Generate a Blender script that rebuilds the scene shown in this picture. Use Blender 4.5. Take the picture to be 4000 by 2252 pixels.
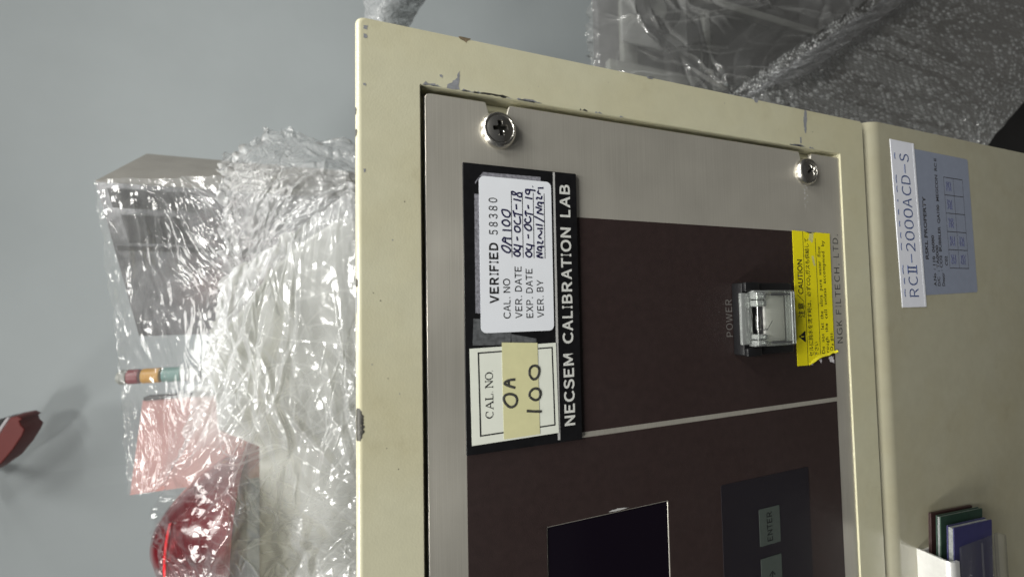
import bpy, bmesh, math, random
import numpy as np
from mathutils import Vector, Matrix

for o in list(bpy.data.objects):
    bpy.data.objects.remove(o, do_unlink=True)
SC = bpy.context.scene
COL = SC.collection
EYE = 1.45                      # height of the camera above the floor, metres

# ------------------------------------------------------------------ camera
cam = bpy.data.cameras.new('camera')
camo = bpy.data.objects.new('camera', cam)
COL.objects.link(camo)
SC.camera = camo
cam.sensor_fit = 'HORIZONTAL'
cam.sensor_width = 36.0
cam.lens = 36.0 * 1640 / 4000   # the phone's wide lens
cam.clip_start = 0.005
cam.clip_end = 50
cam.dof.use_dof = True
cam.dof.focus_distance = 0.19
cam.dof.aperture_fstop = 11
pitch, yaw, roll = 0.35605, 0.04268, 0.00282
fwd = Vector((math.sin(yaw) * math.cos(pitch), math.cos(yaw) * math.cos(pitch), -math.sin(pitch)))
rgt = Vector((-math.sin(yaw) * math.sin(pitch), -math.cos(yaw) * math.sin(pitch), -math.cos(pitch)))
dwn = fwd.cross(rgt)
r2 = math.cos(roll) * rgt + math.sin(roll) * dwn
d2 = -math.sin(roll) * rgt + math.cos(roll) * dwn
camo.matrix_world = Matrix(((r2.x, -d2.x, -fwd.x, 0), (r2.y, -d2.y, -fwd.y, -0.14575),
                            (r2.z, -d2.z, -fwd.z, EYE), (0, 0, 0, 1)))

# ------------------------------------------------------------------ light
world = bpy.data.worlds.new('World')
SC.world = world
world.use_nodes = True
world.node_tree.nodes['Background'].inputs[0].default_value = (0.84, 0.86, 0.88, 1)
world.node_tree.nodes['Background'].inputs[1].default_value = 0.05

def ceiling_or_fill_tube(x, y, z, power, sx=0.16, sy=1.1):
    l = bpy.data.lights.new('ceiling_or_fill_light', 'AREA')
    l.shape = 'RECTANGLE'
    l.size = sx
    l.size_y = sy
    l.energy = power
    l.color = (1.0, 0.985, 0.94)
    o = bpy.data.objects.new('ceiling_or_fill_light', l)
    COL.objects.link(o)
    o.location = (x, y, EYE + z)
    return o

for lx in (-0.50, 0.10, 0.70, 1.30):
    ceiling_or_fill_tube(lx, -0.36, 0.84, 9.6, 0.14, 0.5)
for lx in (-0.8, -0.1, 0.6):  # row added to brighten the upper wall and backlight the film
    ceiling_or_fill_tube(lx, 0.42, 1.05, 2.2, 0.14, 0.5)
for lx in (-0.9, 0.3, 1.5):  # added fill row, no known fixture
    ceiling_or_fill_tube(lx, -2.0, 1.25, 1.2)

SC.view_settings.view_transform = 'Standard'
SC.view_settings.look = 'None'
SC.view_settings.exposure = 0.0
SC.view_settings.gamma = 1.0
SC.view_settings.use_curve_mapping = False
SC.cycles.transparent_max_bounces = 32
SC.cycles.max_bounces = 10
SC.cycles.sample_clamp_indirect = 6.0

# ------------------------------------------------------------------ materials
def mat(name):
    m = bpy.data.materials.new(name)
    m.use_nodes = True
    nt = m.node_tree
    return m, nt, nt.nodes['Principled BSDF']

def N(nt, kind, **kw):
    n = nt.nodes.new(kind)
    for k, v in kw.items():
        setattr(n, k, v)
    return n

def L(nt, a, b):
    nt.links.new(a, b)

def simple(name, col, rough=0.5, metal=0.0, spec=0.5, noise=0.0, nscale=300.0, bump=0.0, bscale=900.0, coat=0.0):
    m, nt, b = mat(name)
    b.inputs['Base Color'].default_value = (*col, 1)
    b.inputs['Roughness'].default_value = rough
    b.inputs['Metallic'].default_value = metal
    b.inputs['Specular IOR Level'].default_value = spec
    b.inputs['Coat Weight'].default_value = coat
    if noise or bump:
        tc = N(nt, 'ShaderNodeTexCoord')
    if noise:
        n = N(nt, 'ShaderNodeTexNoise')
        n.inputs['Scale'].default_value = nscale
        n.inputs['Detail'].default_value = 5
        n.inputs['Roughness'].default_value = 0.65
        L(nt, tc.outputs['Object'], n.inputs['Vector'])
        mr = N(nt, 'ShaderNodeMapRange')
        mr.inputs['From Min'].default_value = 0.3
        mr.inputs['From Max'].default_value = 0.7
        mr.inputs['To Min'].default_value = 1 - noise
        mr.inputs['To Max'].default_value = 1 + noise
        L(nt, n.outputs['Fac'], mr.inputs['Value'])
        mx = N(nt, 'ShaderNodeMix', data_type='RGBA', blend_type='MULTIPLY')
        mx.inputs[0].default_value = 1
        mx.inputs[6].default_value = (*col, 1)
        L(nt, mr.outputs[0], mx.inputs[7])
        L(nt, mx.outputs[2], b.inputs['Base Color'])
    if bump:
        n2 = N(nt, 'ShaderNodeTexNoise')
        n2.inputs['Scale'].default_value = bscale
        n2.inputs['Detail'].default_value = 3
        L(nt, tc.outputs['Object'], n2.inputs['Vector'])
        bp = N(nt, 'ShaderNodeBump')
        bp.inputs['Strength'].default_value = bump
        bp.inputs['Distance'].default_value = 0.0004
        L(nt, n2.outputs['Fac'], bp.inputs['Height'])
        L(nt, bp.outputs[0], b.inputs['Normal'])
    return m

def brushed_metal():
    m, nt, b = mat('brushed_aluminium')
    b.inputs['Metallic'].default_value = 0.85
    b.inputs['Anisotropic'].default_value = 0.78
    tg = N(nt, 'ShaderNodeTangent', direction_type='UV_MAP', uv_map='brush')
    L(nt, tg.outputs[0], b.inputs['Tangent'])
    tc = N(nt, 'ShaderNodeTexCoord')
    mp = N(nt, 'ShaderNodeMapping')
    mp.inputs['Scale'].default_value = (25, 1, 2600)
    L(nt, tc.outputs['Object'], mp.inputs['Vector'])
    n = N(nt, 'ShaderNodeTexNoise')
    n.inputs['Scale'].default_value = 1.0
    n.inputs['Detail'].default_value = 4
    L(nt, mp.outputs[0], n.inputs['Vector'])
    n2 = N(nt, 'ShaderNodeTexNoise')
    n2.inputs['Scale'].default_value = 45
    n2.inputs['Detail'].default_value = 6
    L(nt, tc.outputs['Object'], n2.inputs['Vector'])
    cr = N(nt, 'ShaderNodeMix', data_type='RGBA')
    cr.inputs[6].default_value = (0.68, 0.65, 0.565, 1)
    cr.inputs[7].default_value = (0.90, 0.87, 0.775, 1)
    L(nt, n.outputs['Fac'], cr.inputs[0])
    L(nt, cr.outputs[2], b.inputs['Base Color'])
    mr = N(nt, 'ShaderNodeMapRange')
    mr.inputs['To Min'].default_value = 0.33
    mr.inputs['To Max'].default_value = 0.40
    L(nt, n2.outputs['Fac'], mr.inputs['Value'])
    L(nt, mr.outputs[0], b.inputs['Roughness'])
    bp = N(nt, 'ShaderNodeBump')
    bp.inputs['Strength'].default_value = 0.35
    bp.inputs['Distance'].default_value = 0.00008
    L(nt, n.outputs['Fac'], bp.inputs['Height'])
    L(nt, bp.outputs[0], b.inputs['Normal'])
    return m

def film(name, haze=0.2, gloss=0.5, rough=0.1, tint=(0.9, 0.92, 0.93), bump=1.0, bscale=60.0, stretch=(1, 1, 1), streak=0.0):
    """thin clear plastic: mostly see-through, hazy where it is folded, glossy on top"""
    m, nt, b = mat(name)
    nt.nodes.remove(b)
    out = nt.nodes['Material Output']
    tc = N(nt, 'ShaderNodeTexCoord')
    mp = N(nt, 'ShaderNodeMapping')
    mp.inputs['Scale'].default_value = stretch
    L(nt, tc.outputs['Object'], mp.inputs['Vector'])
    n = N(nt, 'ShaderNodeTexNoise')
    n.inputs['Scale'].default_value = bscale
    n.inputs['Detail'].default_value = 2
    n.inputs['Roughness'].default_value = 0.5
    n.inputs['Distortion'].default_value = 0.8
    L(nt, mp.outputs[0], n.inputs['Vector'])
    v = N(nt, 'ShaderNodeTexVoronoi', feature='DISTANCE_TO_EDGE')
    v.inputs['Scale'].default_value = bscale * 0.9
    vm = N(nt, 'ShaderNodeVectorMath', operation='ADD')
    vs = N(nt, 'ShaderNodeVectorMath', operation='SCALE')
    vs.inputs['Scale'].default_value = 0.02
    L(nt, n.outputs['Color'], vs.inputs[0])
    L(nt, mp.outputs[0], vm.inputs[0])
    L(nt, vs.outputs[0], vm.inputs[1])
    L(nt, vm.outputs[0], v.inputs['Vector'])
    ad = N(nt, 'ShaderNodeMath', operation='ADD')
    L(nt, n.outputs['Fac'], ad.inputs[0])
    L(nt, v.outputs['Distance'], ad.inputs[1])
    bp = N(nt, 'ShaderNodeBump')
    bp.inputs['Strength'].default_value = bump
    bp.inputs['Distance'].default_value = 0.006
    L(nt, ad.outputs[0], bp.inputs['Height'])
    tr = N(nt, 'ShaderNodeBsdfTransparent')
    tr.inputs[0].default_value = (0.97, 0.97, 0.97, 1)
    df = N(nt, 'ShaderNodeBsdfDiffuse')
    df.inputs[0].default_value = (*tint, 1)
    L(nt, bp.outputs[0], df.inputs['Normal'])
    tl = N(nt, 'ShaderNodeBsdfTranslucent')
    tl.inputs[0].default_value = (*tint, 1)
    dm = N(nt, 'ShaderNodeMixShader')
    dm.inputs[0].default_value = 0.4
    L(nt, df.outputs[0], dm.inputs[1])
    L(nt, tl.outputs[0], dm.inputs[2])
    # folds hold more layers of film: more haze there
    at = N(nt, 'ShaderNodeAttribute', attribute_name='fold')
    mr = N(nt, 'ShaderNodeMath', operation='MULTIPLY_ADD')
    mr.inputs[1].default_value = haze * 1.15
    mr.inputs[2].default_value = haze * 0.75
    L(nt, at.outputs['Fac'], mr.inputs[0])
    cl = N(nt, 'ShaderNodeClamp')
    L(nt, mr.outputs[0], cl.inputs[0])
    m1 = N(nt, 'ShaderNodeMixShader')
    L(nt, cl.outputs[0], m1.inputs[0])
    L(nt, tr.outputs[0], m1.inputs[1])
    L(nt, dm.outputs[0], m1.inputs[2])
    gl = N(nt, 'ShaderNodeBsdfGlossy')
    gl.inputs['Roughness'].default_value = rough
    gl.inputs[0].default_value = (1, 1, 1, 1)
    L(nt, bp.outputs[0], gl.inputs['Normal'])
    fr = N(nt, 'ShaderNodeFresnel')
    fr.inputs['IOR'].default_value = 1.5
    L(nt, bp.outputs[0], fr.inputs['Normal'])
    fm = N(nt, 'ShaderNodeMath', operation='MULTIPLY', use_clamp=True)
    fm.inputs[1].default_value = gloss * 2.0
    L(nt, fr.outputs[0], fm.inputs[0])
    m2 = N(nt, 'ShaderNodeMixShader')
    L(nt, fm.outputs[0], m2.inputs[0])
    L(nt, m1.outputs[0], m2.inputs[1])
    L(nt, gl.outputs[0], m2.inputs[2])
    L(nt, m2.outputs[0], out.inputs['Surface'])
    return m

def clear(name, haze=0.06, gloss=1.0, rough=0.05, tint=(0.8, 0.82, 0.82), trans=(0.93, 0.94, 0.92)):
    m, nt, b = mat(name)
    nt.nodes.remove(b)
    out = nt.nodes['Material Output']
    tr = N(nt, 'ShaderNodeBsdfTransparent')
    tr.inputs[0].default_value = (*trans, 1)
    df = N(nt, 'ShaderNodeBsdfDiffuse')
    df.inputs[0].default_value = (*tint, 1)
    m1 = N(nt, 'ShaderNodeMixShader')
    m1.inputs[0].default_value = haze
    L(nt, tr.outputs[0], m1.inputs[1])
    L(nt, df.outputs[0], m1.inputs[2])
    gl = N(nt, 'ShaderNodeBsdfGlossy')
    gl.inputs['Roughness'].default_value = rough
    fr = N(nt, 'ShaderNodeFresnel')
    fr.inputs['IOR'].default_value = 1.5
    fm = N(nt, 'ShaderNodeMath', operation='MULTIPLY', use_clamp=True)
    fm.inputs[1].default_value = gloss
    L(nt, fr.outputs[0], fm.inputs[0])
    m2 = N(nt, 'ShaderNodeMixShader')
    L(nt, fm.outputs[0], m2.inputs[0])
    L(nt, m1.outputs[0], m2.inputs[1])
    L(nt, gl.outputs[0], m2.inputs[2])
    L(nt, m2.outputs[0], out.inputs['Surface'])
    return m

def aged(name, col, rough):
    """old enamel: slow yellowing, faint smudges, fine orange peel"""
    m = simple(name, col, rough, noise=0.035, nscale=140, bump=0.10, bscale=1500)
    nt = m.node_tree
    b = nt.nodes['Principled BSDF']
    src = b.inputs['Base Color'].links[0].from_socket
    tc = N(nt, 'ShaderNodeTexCoord')
    for sc_, lo, hi, tint in ((14.0, 0.42, 0.72, (0.90, 0.86, 0.76, 1)), (55.0, 0.60, 0.78, (0.86, 0.84, 0.80, 1))):
        n = N(nt, 'ShaderNodeTexNoise')
        n.inputs['Scale'].default_value = sc_
        n.inputs['Detail'].default_value = 5
        n.inputs['Roughness'].default_value = 0.6
        L(nt, tc.outputs['Object'], n.inputs['Vector'])
        mr = N(nt, 'ShaderNodeMapRange')
        mr.inputs['From Min'].default_value = lo
        mr.inputs['From Max'].default_value = hi
        mr.inputs['To Max'].default_value = 0.7
        L(nt, n.outputs['Fac'], mr.inputs['Value'])
        mx = N(nt, 'ShaderNodeMix', data_type='RGBA', blend_type='MULTIPLY')
        mx.inputs[7].default_value = tint
        L(nt, mr.outputs[0], mx.inputs[0])
        L(nt, src, mx.inputs[6])
        src = mx.outputs[2]
    L(nt, src, b.inputs['Base Color'])
    return m

def overlay():
    """brown printed overlay with dust and wiped patches in its sheen"""
    m = simple('brown_overlay', (0.030, 0.019, 0.018), 0.42, noise=0.14, nscale=260, bump=0.25, bscale=2600)
    nt = m.node_tree
    b = nt.nodes['Principled BSDF']
    tc = N(nt, 'ShaderNodeTexCoord')
    n = N(nt, 'ShaderNodeTexNoise')
    n.inputs['Scale'].default_value = 28
    n.inputs['Detail'].default_value = 6
    L(nt, tc.outputs['Object'], n.inputs['Vector'])
    mr = N(nt, 'ShaderNodeMapRange')
    mr.inputs['From Min'].default_value = 0.35
    mr.inputs['From Max'].default_value = 0.65
    mr.inputs['To Min'].default_value = 0.39
    mr.inputs['To Max'].default_value = 0.48
    L(nt, n.outputs['Fac'], mr.inputs['Value'])
    L(nt, mr.outputs[0], b.inputs['Roughness'])
    return m

M = {
    'wall': simple('painted_wall', (0.42, 0.462, 0.475), 0.6, noise=0.045, nscale=3, bump=0.15, bscale=120),
    'floor': simple('dark_floor', (0.05, 0.048, 0.045), 0.5, noise=0.2, nscale=8),
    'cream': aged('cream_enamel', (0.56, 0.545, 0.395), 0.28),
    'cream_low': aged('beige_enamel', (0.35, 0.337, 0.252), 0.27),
    'primer': simple('grey_primer', (0.24, 0.25, 0.27), 0.6, noise=0.25, nscale=700),
    'bare': simple('bare_dark_metal', (0.07, 0.068, 0.06), 0.45, metal=0.3, noise=0.5, nscale=900, bump=0.5),
    'rust': simple('worn_edge', (0.17, 0.13, 0.08), 0.6, noise=0.5, nscale=900),
    'alu': brushed_metal(),
    'alu_edge': simple('bare_aluminium_edge', (0.75, 0.75, 0.70), 0.3, metal=1.0),
    'chrome': simple('nickel_plate', (0.78, 0.755, 0.70), 0.27, metal=1.0, bump=0.05, bscale=700),
    'steel_dark': simple('dark_recess', (0.035, 0.034, 0.03), 0.5, metal=0.4),  # recess coloured dark with dirt and shade so the cross shows
    'brown': overlay(),
    'lcd': simple('unlit_display', (0.006, 0.004, 0.008), 0.12, spec=0.4),
    'keypad': simple('keypad_overlay', (0.012, 0.010, 0.014), 0.45, bump=0.2, bscale=2600),
    'key': simple('grey_key', (0.055, 0.068, 0.060), 0.5, noise=0.08, nscale=500),
    'key_print': simple('key_print', (0.008, 0.009, 0.009), 0.5),
    'black': simple('black_plastic', (0.009, 0.009, 0.010), 0.32, bump=0.1, bscale=900),
    'label_black': simple('label_black', (0.007, 0.007, 0.008), 0.35, noise=0.3, nscale=300),
    'label_line': simple('label_silver_line', (0.45, 0.45, 0.44), 0.5, noise=0.15, nscale=800),
    'print_white': simple('white_print', (0.62, 0.63, 0.60), 0.5, noise=0.18, nscale=900),
    'paper_white': simple('white_sticker', (0.80, 0.83, 0.88), 0.4, noise=0.02, nscale=120),
    'paper_yellowed': simple('pale_sticker', (0.78, 0.81, 0.72), 0.5, noise=0.03, nscale=150),
    'tape_yellow': simple('yellowed_tape', (0.68, 0.66, 0.38), 0.35, noise=0.04, nscale=200),
    'tape_grey': simple('tape_residue', (0.10, 0.105, 0.11), 0.35, noise=0.5, nscale=500),
    'tape_light': simple('scuffed_tape_edge', (0.22, 0.22, 0.25), 0.5, noise=0.55, nscale=900),
    'print_black': simple('black_print', (0.012, 0.012, 0.013), 0.5),
    'ink': simple('dark_ink', (0.013, 0.012, 0.058), 0.45),
    'ink_grey': simple('grey_marker', (0.055, 0.055, 0.05), 0.5, noise=0.7, nscale=600),
    'caution': simple('yellow_label', (0.86, 0.76, 0.010), 0.45, noise=0.04, nscale=300),
    'caution_torn': simple('yellow_label_curl', (0.80, 0.72, 0.03), 0.5, noise=0.08, nscale=600),
    'caution_scuff': simple('scuffed_yellow', (0.62, 0.60, 0.24), 0.5, noise=0.3, nscale=900),
    'paper_torn': simple('torn_paper', (0.55, 0.53, 0.55), 0.6, noise=0.4, nscale=900),
    'print_dim': simple('dim_white_print', (0.17, 0.165, 0.155), 0.5),
    'print_dark': simple('dark_print', (0.03, 0.03, 0.03), 0.5),
    'name_tape': simple('name_tape', (0.78, 0.80, 0.87), 0.4, noise=0.03, nscale=200),
    'name_edge': simple('name_tape_edge', (0.75, 0.77, 0.82), 0.4),
    'print_blue': simple('blue_print', (0.04, 0.075, 0.22), 0.5),
    'asset_grey': simple('asset_label', (0.235, 0.265, 0.34), 0.45, noise=0.05, nscale=200),
    'asset_print': simple('asset_print', (0.03, 0.028, 0.03), 0.5),
    'asset_stamp': simple('asset_stamp', (0.045, 0.05, 0.16), 0.5, noise=0.6, nscale=900),
    'clip': simple('aluminium_clip', (0.80, 0.80, 0.78), 0.35, metal=0.6, noise=0.05, nscale=300),
    'card_green': simple('green_cover', (0.018, 0.045, 0.03), 0.5, noise=0.15),
    'card_blue': simple('blue_cover', (0.026, 0.026, 0.095), 0.4, noise=0.1),
    'card_maroon': simple('maroon_cover', (0.032, 0.013, 0.012), 0.5, noise=0.15),
    'pages': simple('page_edges', (0.22, 0.235, 0.23), 0.7, noise=0.3, nscale=1500),
    'acrylic': clear('clear_acrylic', 0.012, 0.3, 0.05, trans=(0.97, 0.97, 0.97)),
    'switch_clear': clear('clear_switch_cover', 0.05, 0.35, 0.08, (0.80, 0.83, 0.80), (0.97, 0.98, 0.96)),
    'switch_edge': clear('cover_edges', 0.22, 2.0, 0.10, (0.86, 0.90, 0.88), (0.86, 0.9, 0.86)),
    'switch_button': simple('grey_button', (0.80, 0.80, 0.75), 0.45, noise=0.04, nscale=300),
    'switch_inner': simple('dark_button_sides', (0.06, 0.06, 0.065), 0.4),
    'spring': simple('spring_steel', (0.75, 0.75, 0.74), 0.2, metal=1.0),
    'carton': simple('grey_brown_board', (0.31, 0.30, 0.275), 0.7, noise=0.1, nscale=25),
    'machine_dark': simple('dark_housing', (0.12, 0.122, 0.125), 0.45, noise=0.3, nscale=18),
    'foil': simple('mottled_foil_face', (0.40, 0.405, 0.42), 0.24, metal=0.75, noise=0.55, nscale=26, bump=0.9, bscale=70),
    'body_white': simple('off_white_housing', (0.60, 0.61, 0.59), 0.5, noise=0.06, nscale=15),
    'pink': simple('pink_board', (0.50, 0.27, 0.25), 0.6, noise=0.06, nscale=20),
    'pink_edge': simple('black_edge', (0.03, 0.03, 0.03), 0.5),
    'lens_red': simple('red_lens', (0.20, 0.012, 0.02), 0.25),
    'lens_amber': simple('amber_lens', (0.55, 0.28, 0.02), 0.25),
    'lens_green': simple('green_lens', (0.16, 0.30, 0.27), 0.25),
    'lens_clear': simple('clear_lens', (0.42, 0.45, 0.45), 0.25),
    'beacon': simple('red_beacon_dome', (0.12, 0.003, 0.008), 0.15, spec=0.6, coat=0.6),
    'beacon_streak': simple('red_ring', (0.75, 0.012, 0.02), 0.2),  # bright red stands in for a streak of light on the dome
    'red_paint': simple('red_paint', (0.15, 0.014, 0.011), 0.5, noise=0.06, nscale=40),
    'white_stripe': simple('white_stripe', (0.48, 0.46, 0.48), 0.5, noise=0.1, nscale=60),
    'rubber': simple('black_rubber', (0.014, 0.014, 0.015), 0.5, noise=0.2),
    'mount': simple('light_grey_paint', (0.50, 0.51, 0.50), 0.5, noise=0.1, nscale=20),
    'pale_grey': simple('pale_grey_metal', (0.26, 0.27, 0.25), 0.4, noise=0.1, nscale=20),
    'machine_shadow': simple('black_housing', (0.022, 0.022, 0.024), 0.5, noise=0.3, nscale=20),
    'film_veil': film('stretch_film', 0.20, 0.5, 0.11, bump=0.07, bscale=40, stretch=(1, 1, 4)),
    'film_lump': film('crumpled_film', 0.34, 0.75, 0.13, bump=0.3, bscale=90),
    'film_front': film('wrapping_film', 0.36, 0.55, 0.12, tint=(0.88, 0.90, 0.91), bump=0.12, bscale=45),
    'film_dark': film('dusty_film', 0.30, 0.7, 0.12, tint=(0.66, 0.67, 0.66), bump=0.25, bscale=9),
    'film_bag': film('grey_bag', 0.55, 0.4, 0.2, tint=(0.5, 0.52, 0.53), bump=0.6, bscale=40),
    'film_edge': film('folded_bubble_edge', 0.45, 1.6, 0.13, tint=(0.90, 0.92, 0.94), bump=0.35, bscale=120),
    'bubble': film('bubble_wrap', 0.46, 2.4, 0.11, tint=(0.80, 0.82, 0.81), bump=0.2, bscale=90),
}

# ------------------------------------------------------------------ helpers (millimetres in, metres out; x right, y away, z up from eye level)
WL = {None: Vector((0, 0, 0))}

def W(p):
    return Vector((p[0] / 1000.0, p[1] / 1000.0, p[2] / 1000.0 + EYE))

def tag(o, label=None, cat=None, group=None, kind=None):
    if label: o['label'] = label
    if cat: o['category'] = cat
    if group: o['group'] = group
    if kind: o['kind'] = kind
    return o

def empty(name, p, label, cat, group=None):
    o = bpy.data.objects.new(name, None)
    COL.objects.link(o)
    o.empty_display_size = 0.02
    o.location = W(p)
    WL[o] = W(p)
    return tag(o, label, cat, group)

def put(name, me, m, parent=None, smooth=False):
    """me holds world-space vertices in metres; give it an origin at its centre and link it"""
    co = np.empty(len(me.vertices) * 3)
    me.vertices.foreach_get('co', co)
    co = co.reshape(-1, 3)
    c = Vector(((co.min(0) + co.max(0)) / 2).tolist())
    me.transform(Matrix.Translation(-c))
    o = bpy.data.objects.new(name, me)
    COL.objects.link(o)
    WL[o] = c
    o.parent = parent
    o.location = c - WL[parent]
    me.materials.clear()
    for mm_ in (m if isinstance(m, (list, tuple)) else [m]):
        me.materials.append(mm_ if not isinstance(mm_, str) else M[mm_])
    if smooth:
        for p in me.polygons:
            p.use_smooth = True
    return o

def mesh(name, verts, faces, m, parent=None, smooth=False, autosmooth=None):
    me = bpy.data.meshes.new(name)
    me.from_pydata([W(v) for v in verts], [], faces)
    me.update()
    if autosmooth:
        me.shade_smooth() if hasattr(me, 'shade_smooth') else None
        me.set_sharp_from_angle(angle=math.radians(autosmooth))
    return put(name, me, m, parent, smooth)

def from_bm(name, bm, m, parent=None, smooth=False, angle=None):
    me = bpy.data.meshes.new(name)
    bmesh.ops.recalc_face_normals(bm, faces=bm.faces)
    bm.to_mesh(me)
    bm.free()
    o = put(name, me, m, parent, smooth or angle is not None)
    if angle is not None:
        me.set_sharp_from_angle(angle=math.radians(angle))
    return o

def box(name, x0, x1, y0, y1, z0, z1, m, parent=None, bevel=0.0, seg=2, rot=None, which=None):
    bm = bmesh.new()
    vs = [bm.verts.new(W((x, y, z))) for x in (x0, x1) for y in (y0, y1) for z in (z0, z1)]
    for f in ((0, 1, 3, 2), (4, 6, 7, 5), (0, 4, 5, 1), (2, 3, 7, 6), (0, 2, 6, 4), (1, 5, 7, 3)):
        bm.faces.new([vs[i] for i in f])
    bm.normal_update()
    if bevel:
        es = [e for e in bm.edges if which is None or which(e)]
        bmesh.ops.bevel(bm, geom=es, offset=bevel / 1000, segments=seg, profile=0.5, affect='EDGES')
    if rot:
        pv, M4 = rot
        bmesh.ops.rotate(bm, verts=bm.verts, cent=W(pv), matrix=M4)
    return from_bm(name, bm, m, parent, angle=40 if bevel else None)

def curve_mesh(splines, cyclic=True, extrude=0.0, bevel=0.0, fill2d=True, res=2, smoothc=False):
    cu = bpy.data.curves.new('tmp', 'CURVE')
    cu.dimensions = '2D' if fill2d else '3D'
    cu.fill_mode = 'BOTH' if fill2d else 'FULL'
    cu.extrude = extrude
    cu.bevel_depth = bevel
    cu.bevel_resolution = res
    if fill2d and bevel:
        cu.offset = -bevel
    for pts in splines:
        sp = cu.splines.new('POLY')
        sp.points.add(len(pts) - 1)
        for i, p in enumerate(pts):
            sp.points[i].co = (p[0], p[1], p[2] if len(p) > 2 else 0, 1)
        sp.use_cyclic_u = cyclic
    ob = bpy.data.objects.new('tmp', cu)
    COL.objects.link(ob)
    bpy.context.view_layer.update()
    dg = bpy.context.evaluated_depsgraph_get()
    me = bpy.data.meshes.new_from_object(ob.evaluated_get(dg))
    bpy.data.objects.remove(ob, do_unlink=True)
    bpy.data.curves.remove(cu)
    return me

def plate(name, outlines, y0, thick, m, parent=None, bevel=0.0):
    """flat plate in the x-z plane, front face at y0, with holes"""
    th = thick / 1000
    bv = bevel / 1000
    me = curve_mesh([[(x / 1000, z / 1000) for x, z in o] for o in outlines], True, max(th / 2 - bv, 1e-6), bv)
    me.transform(Matrix(((1, 0, 0, 0), (0, 0, -1, y0 / 1000 + th / 2), (0, 1, 0, EYE), (0, 0, 0, 1))))
    return put(name, me, m, parent)

def rect(x0, x1, z0, z1, r=0.0, n=5):
    if not r:
        return [(x0, z0), (x1, z0), (x1, z1), (x0, z1)]
    out = []
    for cx, cz, a0 in ((x1 - r, z0 + r, -90), (x1 - r, z1 - r, 0), (x0 + r, z1 - r, 90), (x0 + r, z0 + r, 180)):
        for k in range(n + 1):
            a = math.radians(a0 + 90 * k / n)
            out.append((cx + r * math.cos(a), cz + r * math.sin(a)))
    return out

def sheet(name, outline, y, m, parent=None, thick=0.12):
    return plate(name, [outline], y - thick, thick, m, parent)

def text(name, body, x0, x1, zb, cap, y, m, parent, bold=0.0, space=1.0):
    cu = bpy.data.curves.new('tmp', 'FONT')
    cu.body = body
    cu.size = 1.0
    cu.offset = bold
    cu.space_character = space
    cu.resolution_u = 4
    ob = bpy.data.objects.new('tmp', cu)
    COL.objects.link(ob)
    bpy.context.view_layer.update()
    dg = bpy.context.evaluated_depsgraph_get()
    me = bpy.data.meshes.new_from_object(ob.evaluated_get(dg))
    bpy.data.objects.remove(ob, do_unlink=True)
    co = np.array([v.co[:] for v in me.vertices])
    lo, hi = co.min(0), co.max(0)
    sx = (x1 - x0) / (hi[0] - lo[0]) / 1000
    sz = cap / 0.70 / 1000
    me.transform(Matrix(((sx, 0, 0, x0 / 1000 - lo[0] * sx), (0, 0, -1, y / 1000), (0, sz, 0, EYE + zb / 1000), (0, 0, 0, 1))))
    return put(name, me, m, parent)

HW = dict(A=.667, B=.667, C=.722, D=.722, E=.667, F=.611, G=.778, H=.722, I=.278, J=.5, K=.667, L=.556, M=.833, N=.722, O=.778, P=.667,
          Q=.778, R=.722, S=.667, T=.611, U=.722, V=.667, W=.944, X=.667, Y=.667, Z=.611)
for d_ in '0123456789':
    HW[d_] = .556
_GL = {}

def glyph(ch, bold):
    """one wide upper-case letter or figure as vertices and faces, in units of the cap height"""
    if (ch, bold) not in _GL:
        cu = bpy.data.curves.new('tmp', 'FONT')
        cu.body = chr(ord(ch) + 0xFEE0)
        cu.size = 1.0
        cu.offset = bold
        cu.resolution_u = 4
        ob = bpy.data.objects.new('tmp', cu)
        COL.objects.link(ob)
        bpy.context.view_layer.update()
        me = bpy.data.meshes.new_from_object(ob.evaluated_get(bpy.context.evaluated_depsgraph_get()))
        bpy.data.objects.remove(ob, do_unlink=True)
        co = np.array([v.co[:2] for v in me.vertices])
        _GL[(ch, bold)] = (co, [tuple(p.vertices) for p in me.polygons])
        bpy.data.meshes.remove(me)
    return _GL[(ch, bold)]

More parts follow.
